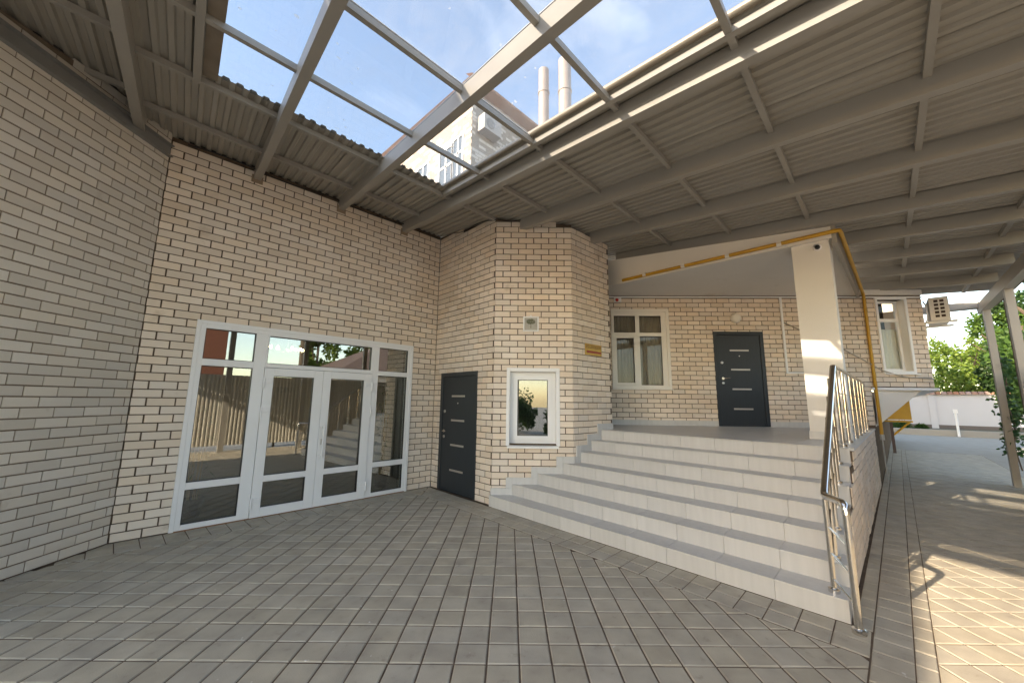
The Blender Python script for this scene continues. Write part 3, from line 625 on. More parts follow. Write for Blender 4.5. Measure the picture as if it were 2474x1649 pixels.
# ------------------------------------------------------------------ staircase
stair = thing('staircase', (4.6, -4.0, 0), 'wide staircase of seven pale tiled steps up to the porch', 'stairs')
def wally(k):
    """y where the nosing line k meets the bay"""
    for i in range(4000):
        y = -6+i*.0012; x = nose(k, y)
        p = Vector((x, y))
        for fr in (FB2, FB3):
            s = (p-fr.a).dot(fr.t); d = (p-fr.a).dot(fr.n)
            if -.01 <= s <= fr.len+.01 and d < 0.0: return y, fr, s
        if x < 4.07 and y > -1.728: return y, FB2, 0
        if y > -2.735 and x > 6.02: return y, FB3, FB3.len
    return -1.73, FB2, 0
SKH = .10
for k in range(1, 8):
    yw, frw, sw = wally(k); yr = -5.878; z = RISE*k; top = yw if k == 1 else yw+.10
    # solid core
    core = MB(); x1 = .40 if k < 7 else .2
    core.hexa([(nose(k, yr)+.012, yr+.004, 0), (nose(k, yr)+x1, yr+.004, 0), (nose(k, top)+x1, top, 0), (nose(k, top)+.012, top, 0)] + [(nose(k, yr)+.012, yr+.004, z-.012), (nose(k, yr)+x1, yr+.004, z-.012), (nose(k, top)+x1, top, z-.012), (nose(k, top)+.012, top, z-.012)])
    st = put('step', core, GROUT, stair)
    ya = yr+(0 if k % 2 else .0); n = 0
    while ya < top-.01:
        yb = min(ya+.458, top); g_ = .0015
        q = MB()      # riser tile
        q.hexa([(nose(k, ya+g_), ya+g_, z-RISE), (nose(k, ya+g_)+.0115, ya+g_, z-RISE), (nose(k, yb-g_)+.0115, yb-g_, z-RISE), (nose(k, yb-g_), yb-g_, z-RISE), (nose(k, ya+g_), ya+g_, z-.0125), (nose(k, ya+g_)+.0115, ya+g_, z-.0125), (nose(k, yb-g_)+.0115, yb-g_, z-.0125), (nose(k, yb-g_), yb-g_, z-.0125)])
        put('riser_tile', q, TILE, st)
        if k < 7:
            q = MB(); q.prism([(nose(k, ya+g_)-.006, ya+g_), (nose(k, ya+g_)+RUN+.005, ya+g_), (nose(k, yb-g_)+RUN+.005, yb-g_), (nose(k, yb-g_)-.006, yb-g_)], z-.011, z, .003, .002); put('tread_tile', q, TILE, st)
        ya = yb
    # side face at the open end
    q = MB(); q.hexa([(nose(k, yr)+.001, yr-.010, 0 if k == 1 else 0), (nose(k, yr)+RUN-.001, yr-.010, 0), (nose(k, yr)+RUN-.001, yr+.003, 0), (nose(k, yr)+.001, yr+.003, 0), (nose(k, yr)+.001, yr-.010, z), (nose(k, yr)+RUN-.001, yr-.010, z), (nose(k, yr)+RUN-.001, yr+.003, z), (nose(k, yr)+.001, yr+.003, z)])
    put('side_tile', q, TILE, st)
# brick cheek beside the steps
ck = MB()
for k in range(1, 7): ck.fbox(FS, (k-1)*RUN-.03, k*RUN-.03, -.2 if False else -.02, -.009, 0, RISE*k-.02)
ckw = put('cheek_wall', ck, MORTAR, stair)
rb = MB()
for j in range(0, 12):
    za = .008+j*CO; s0 = max(0, (math.ceil((za+.088)/RISE)-1)*RUN-.03); s = s0-(.13 if j % 2 else 0)
    while s < 1.68:
        a, b = max(s, s0)+.005, min(s+.26, 1.68)-.005
        if b-a > .03 and za+.088 < 1.1: rb.fbox(FS, a, b, -.02, 0.0, za, za+.088, .003)
        s += .26
put('bricks', rb, BRICK, ckw, kind='stuff')
# porch floor tiles
pf = put('porch_floor', MB().prism([(nose(7, -5.88)+.2, -5.89), (11.4, -6.0), FP(3.35, -.05, 0)[:2], FP(-2.6, -.05, 0)[:2], (nose(7, -2.7)+.2, -2.6)], ZP-.05, ZP-.0105), GROUT, stair)
n = 0
for i in range(0, 14):
    for j in range(0, 12):
        xa, ya = i*.458, -5.878+j*.458
        pol = [(nose(7, y)-.006+x, y) for x, y in ((xa+.0015, ya+.0015), (xa+.4565, ya+.0015), (xa+.4565, ya+.4565), (xa+.0015, ya+.4565))]
        pol = clip(pol, -FP.n.x, -FP.n.y, -(FP.n.dot(FP.a))+.02); 
        if len(pol) < 3: continue
        cx = sum(p[0] for p in pol)/len(pol); cy = sum(p[1] for p in pol)/len(pol)
        if cy > -2.75 and cx < 6.1: 
            if cy > -2.5: continue
        if area(pol) < .005: continue
        q = MB(); q.prism(pol, ZP-.0095, ZP, .002, .001); put('floor_tile', q, TILE, pf)
# stepped skirting on the bay
pts = {}
info = [wally(k) for k in range(1, 8)]
for k in range(1, 8):
    yw, fr, s = info[k-1]; z = RISE*k
    if k == 1: fr, s = FB2, -.01
    if k < 7: fr2, s2 = info[k][1], info[k][2]
    else: fr2, s2 = FB3, FB3.len-.0
    segs = [(fr, s, s2)] if fr is fr2 else [(fr, s, fr.len), (fr2, 0, s2)]
    for f_, a, b in segs:
        if b-a < .02: continue
        q = MB(); q.fbox(f_, a, b, -.01, .013, z, z+SKH, .002); put('skirting_tile', q, TILE, stair)
    if k < 7:
        f_, b = fr2, s2; a = b-.10
        if a < 0: a = 0
        q = MB(); q.fbox(f_, a, b-.001, -.01, .014, z+SKH+.001, z+RISE+SKH, .002); put('skirting_tile', q, TILE, stair)

# ------------------------------------------------------------------ stainless railing
ral = thing('stair_railing', (3.68, -5.94, 0), 'polished steel railing with a curved end beside the steps', 'railing')
RY = -5.80
def railz(x): return .865+(x-3.90)*(2.02-.865)/(5.50-3.90)
hr = MB(); hp = [(5.50, RY-.02, 2.0), (5.46, RY-.02, 1.99)]
hp = [(5.48, -5.83, 2.012), (3.93, RY, .895)]
arc = [(3.90, RY, .876), (3.875, RY-.01, .868), (3.85, RY-.025, .866), (3.80, RY-.06, .866), (3.745, RY-.10, .866), (3.71, RY-.122, .862), (3.69, RY-.133, .85), (3.68, RY-.137, .825), (3.677, RY-.138, .79)]
hr.tube(hp+arc, .028, 14); put('handrail', hr, CHROME, ral, smooth='auto')
q = MB(); q.tube([(5.48, -5.83, 2.012), (5.53, -5.832, 2.02), (10.4, -5.93, 2.02)], .0245, 12); put('handrail', q, CHROME, ral, smooth='auto')
def post(x, y, z0, z1, r=.0195):
    q = MB(); q.tube([(x, y, z0), (x, y, z1)], r, 12); p = put('baluster', q, CHROME, ral, smooth='auto')
    q = MB(); q.lathe((x, y, z0), [(.038, 0), (.038, .028), (.024, .034), (.021, .034)], 16); put('base_cap', q, CHROME, p, smooth='auto'); return p
q = MB(); q.tube([(3.677, -5.938, 0), (3.677, -5.938, .80)], .024, 14); nw = put('newel_post', q, CHROME, ral, smooth='auto')
q = MB(); q.lathe((3.677, -5.938, 0), [(.042, 0), (.042, .032), (.028, .038), (.025, .038)], 18); put('base_cap', q, CHROME, nw, smooth='auto')
xs = [3.885, 4.17, 4.46, 4.74, 5.03, 5.31]
for k, x in enumerate(xs): post(x, RY, RISE*(k+1), railz(x)-.01)
for h in (.18, .37, .56):
    q = MB(); q.tube([(3.677, -5.938, h), (3.885, RY, h+.08)], .007, 8); put('bar', q, CHROME, ral, smooth='auto')
    q = MB(); q.tube([(3.885, RY, railz(3.885)-.865+.16+h+.0), (5.31, RY, railz(5.31)-.865+.16+h)], .007, 8); put('bar', q, CHROME, ral, smooth='auto')
for k, x in enumerate((5.62, 6.30, 7.25, 7.95, 8.65, 9.3, 9.95)): post(x, -5.832-.02*(x-5.53), ZP, 2.01)
for z in (1.31, 1.52, 1.72):
    q = MB(); q.tube([(5.62, -5.834, z), (10.35, -5.93, z)], .007, 8); put('bar', q, CHROME, ral, smooth='auto')

# ------------------------------------------------------------------ canopy
can = thing('canopy', (4.0, -7.95, 0), 'grey steel canopy with corrugated sheets and a glass skylight over the court', 'canopy')
BEAMS = [-2.66, -1.44, -0.228, 0.987, 2.185, 3.363, 4.61, 5.82, 7.05, 8.10, 9.20, 10.36, 11.62]
BWD = .09; YE = -7.92
def bstart(u):
    """y where a beam meets the building"""
    if u < -0.3:
        y = 0.0
        for i in range(3000):
            y = -i*.002
            if FL.n.dot(Vector((ux(u-.045, y), y))-FL.a) > .0: return y+.02
    if u < 3.9: return 0.02
    if u < 7.2:
        for i in range(3000):
            y = -i*.002; p = Vector((ux(u-.045, y), y))
            ok = FB1.n.dot(p-FB1.a) > 0 or FB2.n.dot(p-FB2.a) > 0 or FB3.n.dot(p-FB3.a) > 0
            if ok and (p.x < 6.02 or y < -2.72) and y < -1.0: return y+.03
    return -5.93-.02*(u-7)
def rbox(mb, ua, ub, ya, yb, da, db):
    """box in roof coordinates"""
    P = []
    for d in (da, db):
        for u, y in ((ua, yb), (ub, yb), (ub, ya), (ua, ya)): P.append((ux(u, y), y, roofz(y, d)))
    return mb.hexa(P)
for u in BEAMS:
    if abs(u-7.05) < .01: ys = -2.5
    else: ys = bstart(u)
    q = MB(); 
    if abs(u-7.05) < .01: rbox(q, u-BWD, u, ys, YE, 0.0, SH-.003)
    else: rbox(q, u-BWD, u, ys, YE, 0.0, SH-.003)
    put('beam', q, STEEL, can)
ROWS = [-.66, -1.68, -2.64, -3.65, -4.65, -5.67, -6.70, -7.65]
SKY = (.36, 3.06, -1.86, -6.62)
allb = BEAMS+[13.1]
for i in range(len(allb)-1):
    ua, ub = allb[i], allb[i+1]-BWD
    yst = max(bstart(allb[i]), bstart(allb[i+1])) if i+1 < len(BEAMS) else bstart(allb[i])
    for r in ROWS:
        if r > yst-.05 and not (i in (5, 6)): continue
        if i in (5,) and r > -1.0: continue
        if i == 6 and r > -2.9: continue
        if r < YE: continue
        b2 = ub
        lift = .10 if i < 2 else 0
        q = MB(); rbox(q, ua, b2, r+.025, r-.025, .125+lift, SH-.001+lift); put('purlin', q, STEEL, can)
# skylight trimmers
q = MB(); rbox(q, .178, .238, -1.71, -6.68, .12, SH-.002); put('trimmer', q, STEEL, can)
q = MB(); rbox(q, 3.10, 3.155, -1.70, -6.68, .12, SH-.002); put('trimmer', q, STEEL, can)
# corrugated sheets
def sheet(ua, ub, y0, y1, dz=SH, phase=0.0):
    """trapezoidal sheet between two u lines; y0 may depend on u"""
    PW = .115; prof = [(0.0, 0), (.040, 0), (.054, .026), (.101, .026), (.115, 0)]; us = []
    k = math.floor(ua/PW)
    while k*PW < ub:
        for (a, h) in prof[:-1]:
            u = k*PW+a
            if ua <= u <= ub: us.append((u, h))
        k += 1
    us = [(ua, 0)]+us+[(ub, 0)]; vs = []
    f0 = y0 if callable(y0) else (lambda u: y0)
    for u, h in us:
        for (y, t) in ((f0(u), 0), (y1, 0)):
            vs.append((ux(u, y), y, roofz(y, dz+h)))
    n = len(us); q = MB(); q.add(vs, [(2*i, 2*i+2, 2*i+3, 2*i+1) for i in range(n-1)])
    # top skin, 3 mm above, so that the sheet has thickness
    vs2 = [(x, y, z+.003) for x, y, z in vs]; q.add(vs2, [(2*i+1, 2*i+3, 2*i+2, 2*i) for i in range(n-1)])
    o = put('roof_sheet', q, SHEET, can); return o
def wallline(u):
    if u > 3.8: return 0.02 if u < 4.2 else -1.2
    y = 0.03
    if u > -.02: return .13
    for i in range(1500):
        y = .12-i*.004
        if FL.n.dot(Vector((ux(u, y), y))-FL.a) > -.16: return y
    return y
YO = -8.12
ed_ = [-2.85, -1.55, -.262, .36]
for a, b in zip(ed_[:-1], ed_[1:]): sheet(a, b, wallline, YO, SH+(.10 if b < 0 else 0))
sheet(.3601, 1.7, .13, SKY[2]); sheet(1.7001, 3.06, .13, SKY[2]); sheet(.3601, 1.7, SKY[3], YO); sheet(1.7001, 3.06, SKY[3], YO)
us_ = [3.0601, 4.2, 5.35, 6.5, 7.65, 8.8, 9.95, 11.1, 12.2, 13.2]
def wl2(u):
    if u < 4.25: return .02
    return -5.6 if u > 7.66 else -0.35
for a, b in zip(us_[:-1], us_[1:]): sheet(a+.0005, b, wl2, YO)
# corner where the sheet at B1 starts further back
# glass panes
for ua, ub in ((.30, .942), (.942, 2.14), (2.14, 3.10)):
    for ya, yb, dz in ((-1.80, -3.66, .204), (-3.60, -6.70, .213)):
        q = MB(); rbox(q, ua+.004, ub-.004, ya, yb, dz, dz+.006); put('glass_pane', q, GLASSR, can)
for u in (.942, 2.14):
    q = MB(); rbox(q, u-.03, u+.03, -1.79, -6.7, .2195, .2245); put('glazing_strip', q, BRUSH, can)
q = MB(); rbox(q, .30, 3.1, -3.60, -3.675, .1965, .2035); put('glazing_strip', q, PVC, can)
q = MB(); rbox(q, -.274, -.263, 0.1, YO, SH-.012, SH+.14); put('flashing', q, SHEET, can)  # strip added to close the slit where sky light leaked in
# rolled flashing on the right edge of the skylight and a flat one at the left
q = MB(); pr_ = [];
for (y) in (-1.70, -6.7): pr_.append((ux(3.065, y), y, roofz(y, .225)))
q.tube(pr_, .034, 12); put('flashing', q, mat('flashing', (.30, .26, .21), .45, metal=.3), can, smooth='auto')
q = MB(); rbox(q, 3.06, 3.24, -1.70, -6.7, .208, .212); put('flashing', q, SHEET, can)
q = MB(); rbox(q, .245, .362, -1.75, -6.7, .178, .183); put('flashing', q, mat('flashing_dirty', (.27, .22, .17), .6, nscale=6, namt=.6, col2=(.15, .11, .08)), can)
# eave beam, posts
q = MB(); xa, xb = -3.05, 13.2
q.box(xa, xb, -8.03, -7.90, 3.635, 3.845); put('eave_beam', q, STEEL, can)
q = MB(); q.box(12.95, 13.2, -7.9, -6.98, 3.75, 3.90); put('end_beam', q, STEEL, can)
for x in (12.65, 10.56, 8.47, 6.39, 4.30, 2.20, .10, -2.0):
    q = MB(); q.box(x, x+.14, -8.02, -7.915, 0, 3.635); po = put('post', q, STEEL, can)
    q = MB(); q.box(x-.05, x+.19, -8.06, -7.87, 0, .012); put('base_plate', q, STEEL, po)
# channel on the left wall that carries the beams
q = MB(); s1 = FL.len-.01
q.fbox(FL, 0, s1, .002, .012, 4.56, 4.715); q.fbox(FL, 0, s1, .012, .06, 4.705, 4.715); q.fbox(FL, 0, s1, .012, .06, 4.56, 4.57); put('channel', q, mat('channel_steel', (.24, .235, .225), .5, nscale=4, namt=.4, stain=(.12, .07, .04), stscale=3, stlo=.6, sthi=.85), can)
# beam shoes on the walls
for u, fr in ((.987, FM), (2.185, FM), (3.363, FM)):
    x = ux(u-.045, 0); q = MB(); q.fbox(fr, x-.07, x+.07, 0.001, .012, roofz(0, -.05), roofz(0, .06)); put('bracket', q, mat('bracket', (.30, .22, .15), .8), can)

# ------------------------------------------------------------------ small things on the walls
# white conduit
cd = thing('cable_trunking', FP(1.72, .02, 2.2), 'white plastic cable trunking along the top of the porch wall', 'trunking')
q = MB(); q.fbox(FP, -1.95, P_S1, .001, .028, 3.838, 3.868, .002); put('trunk', q, PVC, cd)
q = MB(); q.fbox(FP, 1.70, 1.742, .0015, .026, 2.25, 3.837, .002); put('trunk', q, PVC, cd)
q = MB(); q.fbox(FP, 1.70, 2.6, .0012, .027, 2.215, 2.249, .002); put('trunk', q, PVC, cd)
# sagging cable
q = MB(); q.tube([FP(1.74, .02, 3.30), FP(2.1, .03, 3.12), FP(2.6, .03, 2.9), FP(3.2, .04, 2.55), FP(3.6, .04, 2.30), FP(4.0, .04, 2.17), FP(4.62, .04, 2.13)], .011, 6)
put('cable', q, mat('grey_cable', (.42, .38, .33), .7), smooth=True, label='grey cable sagging across the porch wall past the tall window', cat='cable')
q = MB(); ptsc = []
for i in range(30):
    t = i/29; x = .15+t*3.95; ptsc.append((x, -.05-.02*math.sin(t*9), 4.80+.02*math.sin(t*17)-.0*t))
q.tube(ptsc, .007, 6); put('cable', q, BLACKP, smooth=True, label='thin black cable under the roof sheets above the glazed entrance', cat='cable')
q = MB(); pc = []
for s in range(14):
    t = s/13; pc.append(FB1(.5+t*1.2, .02, roofz(FB1(.5+t*1.2, 0, 0)[1], .15-.03*math.sin(t*7))))
for s in range(8):
    t = s/7; pc.append(FB2(.02+t*.45, .02, roofz(FB2(.02+t*.45, 0, 0)[1], .14-.02*math.sin(t*5))))
q.tube(pc, .006, 6); put('cable', q, BLACKP, smooth=True, label='black cable draped over the top of the angled bay', cat='cable')
# round lamp
lm = thing('wall_lamp', FP(.755, 0, 3.39), 'round white wall lamp above the porch door', 'lamp')
q = MB(); q.lathe(FP(.755, 0, 3.39), [(.108, 0), (.108, .02)], 28, (FP.n.x, FP.n.y, 0)); put('base', q, PVCW, lm, smooth='auto')
q = MB(); q.lathe(FP(.755, .02, 3.39), [(.103, 0), (.098, .025), (.08, .048), (.05, .063), (.0, .07)], 28, (FP.n.x, FP.n.y, 0)); put('diffuser', q, mat('opal', (.80, .76, .68), .3), lm, smooth=True)
# siren
sr = thing('fire_siren', FP(-1.74, 0, 3.78), 'small white siren box with a red lens above the porch window', 'siren')
q = MB(); q.fbox(FP, -1.815, -1.66, 0.0, .04, 3.735, 3.828, .004); put('case', q, PVC, sr)
q = MB(); q.lathe(FP(-1.755, .04, 3.782), [(.036, 0), (.034, .012), (.02, .02), (0, .022)], 18, (FP.n.x, FP.n.y, 0)); put('lens', q, mat('red_lens', (.62, .03, .02), .25), sr, smooth='auto')
# brass plate with arrow and lettering
sg = thing('direction_plate', FB3(.55, 0, 2.46), 'brass plate with dark lettering and a red arrow on the bay side', 'sign')
def shear(s): return 0
q = MB(); q.fbox(FB3, .32, .785, .002, .012, 2.365, 2.558, .002); put('plate', q, mat('brass', (.46, .27, .055), .36, metal=.6, nscale=9, namt=.7, col2=(.30, .16, .04)), sg)
q = MB(); zc = 2.42; P2 = [(.345, zc), (.395, zc+.03), (.395, zc+.016), (.765, zc+.016), (.765, zc-.016), (.395, zc-.016), (.395, zc-.03)]
q.add([FB3(s, .0135, z) for s, z in P2]+[FB3(s, .0125, z) for s, z in P2], [tuple(range(7)), tuple(reversed(range(7, 14)))]+[(i, 7+i, 7+(i+1) % 7, (i+1) % 7) for i in range(7)]); put('arrow', q, mat('red_paint', (.28, .022, .016), .5), sg)
def text(body, size, fr, s, d, z, material, parent, nm='lettering', ext=.0006):
    cu = bpy.data.curves.new('lettering', 'FONT'); cu.body = body; cu.size = size; cu.align_x = 'CENTER'; cu.align_y = 'CENTER'; cu.extrude = ext
    to = bpy.data.objects.new('lettering_curve', cu); COL.objects.link(to); bpy.context.view_layer.update()
    me = bpy.data.meshes.new_from_object(to.evaluated_get(bpy.context.evaluated_depsgraph_get())); bpy.data.objects.remove(to, do_unlink=True)
    n3 = Vector((fr.n.x, fr.n.y, 0)); t3 = Vector((fr.t.x, fr.t.y, 0)); M = Matrix((t3, Vector((0, 0, 1)), n3)).transposed().to_4x4(); M.translation = Vector(fr(s, d, z)); me.transform(M)
    me.materials.clear(); return put(nm, me, material, parent)
text('\u0420\u0415\u0421\u0415\u041f\u0428\u0415\u041d', .078, FB3, .553, .0135, 2.505, mat('sign_ink', (.17, .075, .02), .5), sg)
# framed print on the bay front
pc_ = thing('framed_picture', FB2(.6, 0, 2.70), 'small white framed print of a tree on the bay front', 'picture')
q = MB(); trim(q, FB2, .473, .727, 2.703, 2.953, .022, .001, .02); put('frame', q, PVC, pc_)
q = MB(); q.fbox(FB2, .49, .71, .002, .008, 2.72, 2.936); put('print', q, mat('print_ground', (.44, .43, .38), .6, nscale=9, namt=.8, col2=(.34, .31, .27)), pc_)
q = MB(); random.seed(3)
for i in range(170):
    a = random.uniform(0, 6.283); r_ = math.sqrt(random.random()); s = .597+.075*r_*math.cos(a); z = 2.868+.042*r_*math.sin(a); e_ = random.uniform(.004, .010)
    q.add([FB2(s-e_, .0086+i*1e-6, z), FB2(s, .0086+i*1e-6, z-e_), FB2(s+e_, .0086+i*1e-6, z), FB2(s, .0086+i*1e-6, z+e_)], [(0, 1, 2, 3)])
put('painted_crown', q, leafmat('painted_leaf', (.12, .14, .085), (.22, .22, .14)), pc_, kind='stuff')
q = MB(); q.add([FB2(.592, .0083, 2.76), FB2(.606, .0083, 2.76), FB2(.602, .0083, 2.86), FB2(.596, .0083, 2.86)], [(0, 1, 2, 3)]); put('painted_trunk', q, mat('painted_bark', (.2, .17, .14), .8), pc_)
q = MB(); q.lathe(FB2(.60, 0, 2.967), [(.012, 0), (.012, .014), (0, .016)], 10, (FB2.n.x, FB2.n.y, 0)); put('hook', q, PVC, pc_)
# dome camera on the column
dc = thing('security_camera', (6.58, -5.73, 3.85), 'small white dome security camera at the top of the column', 'camera')
q = MB(); q.lathe((6.599, -5.73, 3.80), [(.05, 0), (.05, .02), (.042, .045), (.03, .06)], 20, (-1, 0, 0)); put('housing', q, PVC, dc, smooth='auto')
q = MB(); q.lathe((6.55, -5.735, 3.79), [(.033, 0), (.028, .02), (.015, .03), (0, .033)], 18, (-1, -.1, -.3)); put('lens', q, BLACKP, dc, smooth=True)
# yellow gas pipe
gp = thing('gas_pipe', (10.72, -6.10, .9), 'yellow gas pipe running along the porch lintel and down past the tall window', 'pipe')
q = MB(); pts_ = [(XL-.045, -2.75, 3.93), (XL-.045, -5.93, 3.955), (XL-.02, -5.985, 3.96), (XL+.05, -5.995, 3.96), (10.60, -6.085, 3.955), (10.67, -6.09, 3.93), (10.70, -6.095, 3.86), (10.70, -6.10, .95)]
q.tube(pts_, .029, 12); put('pipe', q, YELLOW, gp, smooth='auto')
q = MB(); q.tube([(10.70, -6.10, .96), (10.70, -6.10, .05)], .012, 8); q.lathe((10.70, -6.10, .90), [(.036, 0), (.036, .10), (.03, .11)], 12); put('riser', q, mat('galvanised', (.42, .43, .44), .5, metal=.5), gp)
for y in (-3.2, -3.9, -4.6, -5.3):
    q = MB(); q.box(XL-.08, XL-.004, y-.03, y+.03, 3.965, 3.985); q.tube([(XL-.045, y-.03, 3.94), (XL-.045, y+.03, 3.94)], .034, 12); put('clip', q, PVCW, gp)
# air conditioner on the far corner
ac = thing('air_conditioner', (12.2, -7.2, 3.35), 'beige air conditioner with a slatted end beyond the overhanging corner', 'air conditioner')
q = MB(); q.box(11.72, 12.5, -7.36, -7.08, 3.36, 3.86); put('casing', q, PVCW, ac)
q = MB()
for r in range(5):
    for c in range(2): q.box(11.714, 11.7195, -7.18-c*.085-.03, -7.18-c*.085+.03, 3.43+r*.08, 3.48+r*.08)
put('grille', q, mat('grille_dark', (.06, .035, .025), .7), ac)
q = MB(); q.box(11.74, 11.78, -7.45, -6.97, 3.31, 3.355); q.box(11.74, 11.78, -7.0, -6.965, 3.05, 3.31); put('bracket', q, PVCW, ac)
q = MB(); q.box(12.4, 12.44, -7.45, -6.97, 3.31, 3.355); q.box(12.4, 12.44, -7.0, -6.965, 3.05, 3.31); put('bracket', q, PVCW, ac)
q = MB(); q.tube([(11.74, -7.0, 3.8), (11.70, -7.03, 3.7), (11.69, -7.035, 3.5), (11.70, -7.02, 3.38), (11.74, -6.99, 3.32)], .014, 8); put('hose', q, PVC, ac, smooth=True)
# far yellow gas cabinet on a stand
gc = thing('gas_cabinet', (18.6, -6.4, 0), 'yellow gas cabinet on a dark stand beyond the overhang', 'cabinet')
q = MB(); q.box(18.4, 18.9, -6.78, -5.95, 1.12, 1.80); q.hexa([(18.35, -6.82, 1.8), (18.95, -6.82, 1.8), (18.95, -5.9, 1.8), (18.35, -5.9, 1.8), (18.5, -6.6, 1.92), (18.8, -6.6, 1.92), (18.8, -6.1, 1.92), (18.5, -6.1, 1.92)]); put('box', q, YELLOW, gc)
q = MB(); q.box(18.4, 18.9, -6.8, -5.93, 1.03, 1.08); q.tube([(18.45, -6.30, .60), (18.45, -6.72, 1.04)], .03, 8); put('frame', q, YELLOW, gc)
q = MB(); q.box(18.42, 18.5, -6.31, -6.23, 0, 1.03); put('leg', q, BROWN, gc)
q = MB(); q.box(18.41, 18.45, -6.45, -6.2, 1.085, 1.115); put('tag', q, PVC, gc)
# downpipe by the posts
dp = thing('downpipe', (12.3, -8.12, 0), 'dark brown downpipe behind the canopy posts', 'pipe')
q = MB(); q.tube([(11.75, -8.11, 0.1), (11.75, -8.11, 3.75)], .045, 12); put('pipe', q, BROWN, dp, smooth='auto')
q = MB(); q.box(-3.0, 13.3, -8.2, -8.10, 3.80, 3.88); put('gutter', q, BROWN, dp)

# ------------------------------------------------------------------ in the lobby
def plant(loc, seed, hgt, label):
    rnd = random.Random(seed); t = thing('potted_bamboo', loc, label, 'plant', None); x, y, z = loc
    q = MB(); q.lathe((x, y, 0.002), [(.0, 0), (.10, 0), (.135, .22), (.14, .24), (.125, .24), (.12, .20), (0, .20)], 18); put('pot', q, BLACKP, t, smooth='auto')
    for i in range(6):
        a = rnd.uniform(0, 6.28); r_ = rnd.uniform(.01, .06); px, py = x+r_*math.cos(a), y+r_*math.sin(a); h = hgt*rnd.uniform(.7, 1)
        q = MB(); q.tube([(px, py, .2), (px+rnd.uniform(-.03, .03), py+rnd.uniform(-.02, .02), .2+h*.5), (px+rnd.uniform(-.06, .06), py+rnd.uniform(-.03, .03), .2+h)], .009, 6); put('cane', q, mat('bamboo', (.42, .27, .10), .5), t)
    q = MB()
    for i in range(190):
        a = rnd.uniform(0, 6.28); r_ = .24*math.sqrt(rnd.random()); h = .2+hgt*(.30+.8*rnd.random()); p = Vector((x+r_*math.cos(a), y+.6*r_*math.sin(a), h)); d = Vector((math.cos(a), math.sin(a), rnd.uniform(-.9, .3))).normalized()*rnd.uniform(.07, .15); s = d.cross(Vector((0, 0, 1))).normalized()*.011
        q.add([p, p+d*.4+s, p+d, p+d*.4-s], [(0, 1, 2, 3)])
    put('foliage', q, leafmat('bamboo_leaf', (.05, .13, .035), (.10, .20, .05)), t, kind='stuff'); return t
plant((.76, .62, 0), 1, 1.15, 'bamboo in a black pot behind the side light next to the grey wall')
plant((3.46, .60, 0), 2, 1.55, 'taller bamboo in a black pot behind the side light next to the dark door')
ch = thing('chandelier', (2.18, 2.25, 2.5), 'small chandelier with seven lit shades behind the transom', 'lamp')
q = MB(); q.tube([(2.18, 2.25, 2.5), (2.18, 2.25, 3.3)], .012, 8); q.lathe((2.18, 2.25, 2.46), [(0, 0), (.04, .02), (.045, .08), (.01, .12)], 12); put('stem', q, BRUSH, ch, smooth='auto')
for (x, z, dy) in ((1.91, 2.56, .1), (1.96, 2.50, -.2), (2.07, 2.58, .25), (2.26, 2.50, -.25), (2.32, 2.58, .2), (2.41, 2.51, -.15), (2.45, 2.56, .1)):
    q = MB(); q.tube([(2.18, 2.25, 2.52), ((x+2.18)/2, 2.25+dy/2, 2.47), (x, 2.25+dy, z-.02)], .006, 6); put('arm', q, BRUSH, ch)
    q = MB(); q.lathe((x, 2.25+dy, z), [(.0, .0), (.030, 0), (.016, .042), (0, .045)], 12); put('shade', q, mat('lit_shade', (.9, .8, .6), .5, emit=((1.0, .78, .5), 6.0)), ch, smooth='auto')
rs = thing('reception_sign', (2.05, 3.05, 1.2), 'dark capital letters spelling reception on a board behind the left glass leaf', 'sign')
FT = Frame((0, 3.05), (4, 3.05))
q = MB(); q.box(1.2, 2.95, 3.06, 3.10, 0.0, 2.0); put('board', q, mat('reception_board', (.28, .23, .17), .7), rs)
text('RECEPTION', .17, FT, 2.12, .003, 1.745, mat('dark_letters', (.03, .022, .016), .5), rs)

# ------------------------------------------------------------------ beyond the court: wall, house, trees, fence
wallo = thing('boundary_wall', (36, -9, 0), 'white rendered boundary wall with a tiled coping at the far end of the drive', 'wall')
q = MB(); q.box(36.2, 36.45, -16, 4, 0, 2.3); put('render', q, mat('blue_white_render', (.50, .50, .52), .9, nscale=.6, namt=.2), wallo)
q = MB(); q.box(36.17, 36.48, -16, 4, 0, .42); put('plinth', q, mat('plinth', (.13, .11, .10), .9), wallo)
q = MB()
for i in range(80):
    y = -16+i*.25; q.hexa([(36.05, y+.01, 2.3), (36.6, y+.01, 2.3), (36.6, y+.24, 2.3), (36.05, y+.24, 2.3), (36.1, y+.02, 2.37), (36.32, y+.02, 2.48), (36.32, y+.23, 2.48), (36.1, y+.23, 2.37)])
put('coping_tiles', q, mat('coping_tile', (.30, .17, .12), .8, var=.15), wallo, kind='stuff')
for y in (-8.3, -2, -14):
    q = MB(); q.box(36.13, 36.5, y-.15, y+.15, 0, 2.3); put('pier', q, MATS['blue_white_render'], wallo)
q = MB(); q.box(31.2, 31.5, -16, 4, -.02, .32); kb = put('kerb', q, mat('kerb', (.33, .31, .28), .9), kind='structure')
q = MB(); q.box(31.5, 36.2, -16, 4, -.02, .2); put('planting_bed', q, mat('soil', (.10, .085, .06), .95, nscale=2, namt=.6, col2=(.06, .08, .03)), kind='structure')
q = MB(); q.tube([(31.0, -8.8, 0), (31.0, -8.8, 1.3)], .05, 10); bo = thing('bollard', (31.0, -8.8, 0), 'thin white bollard at the kerb before the far wall', 'bollard')
put('stem', q, PVC, bo); q = MB(); q.box(30.92, 31.08, -8.88, -8.72, 1.22, 1.42); put('cap', q, PVC, bo)
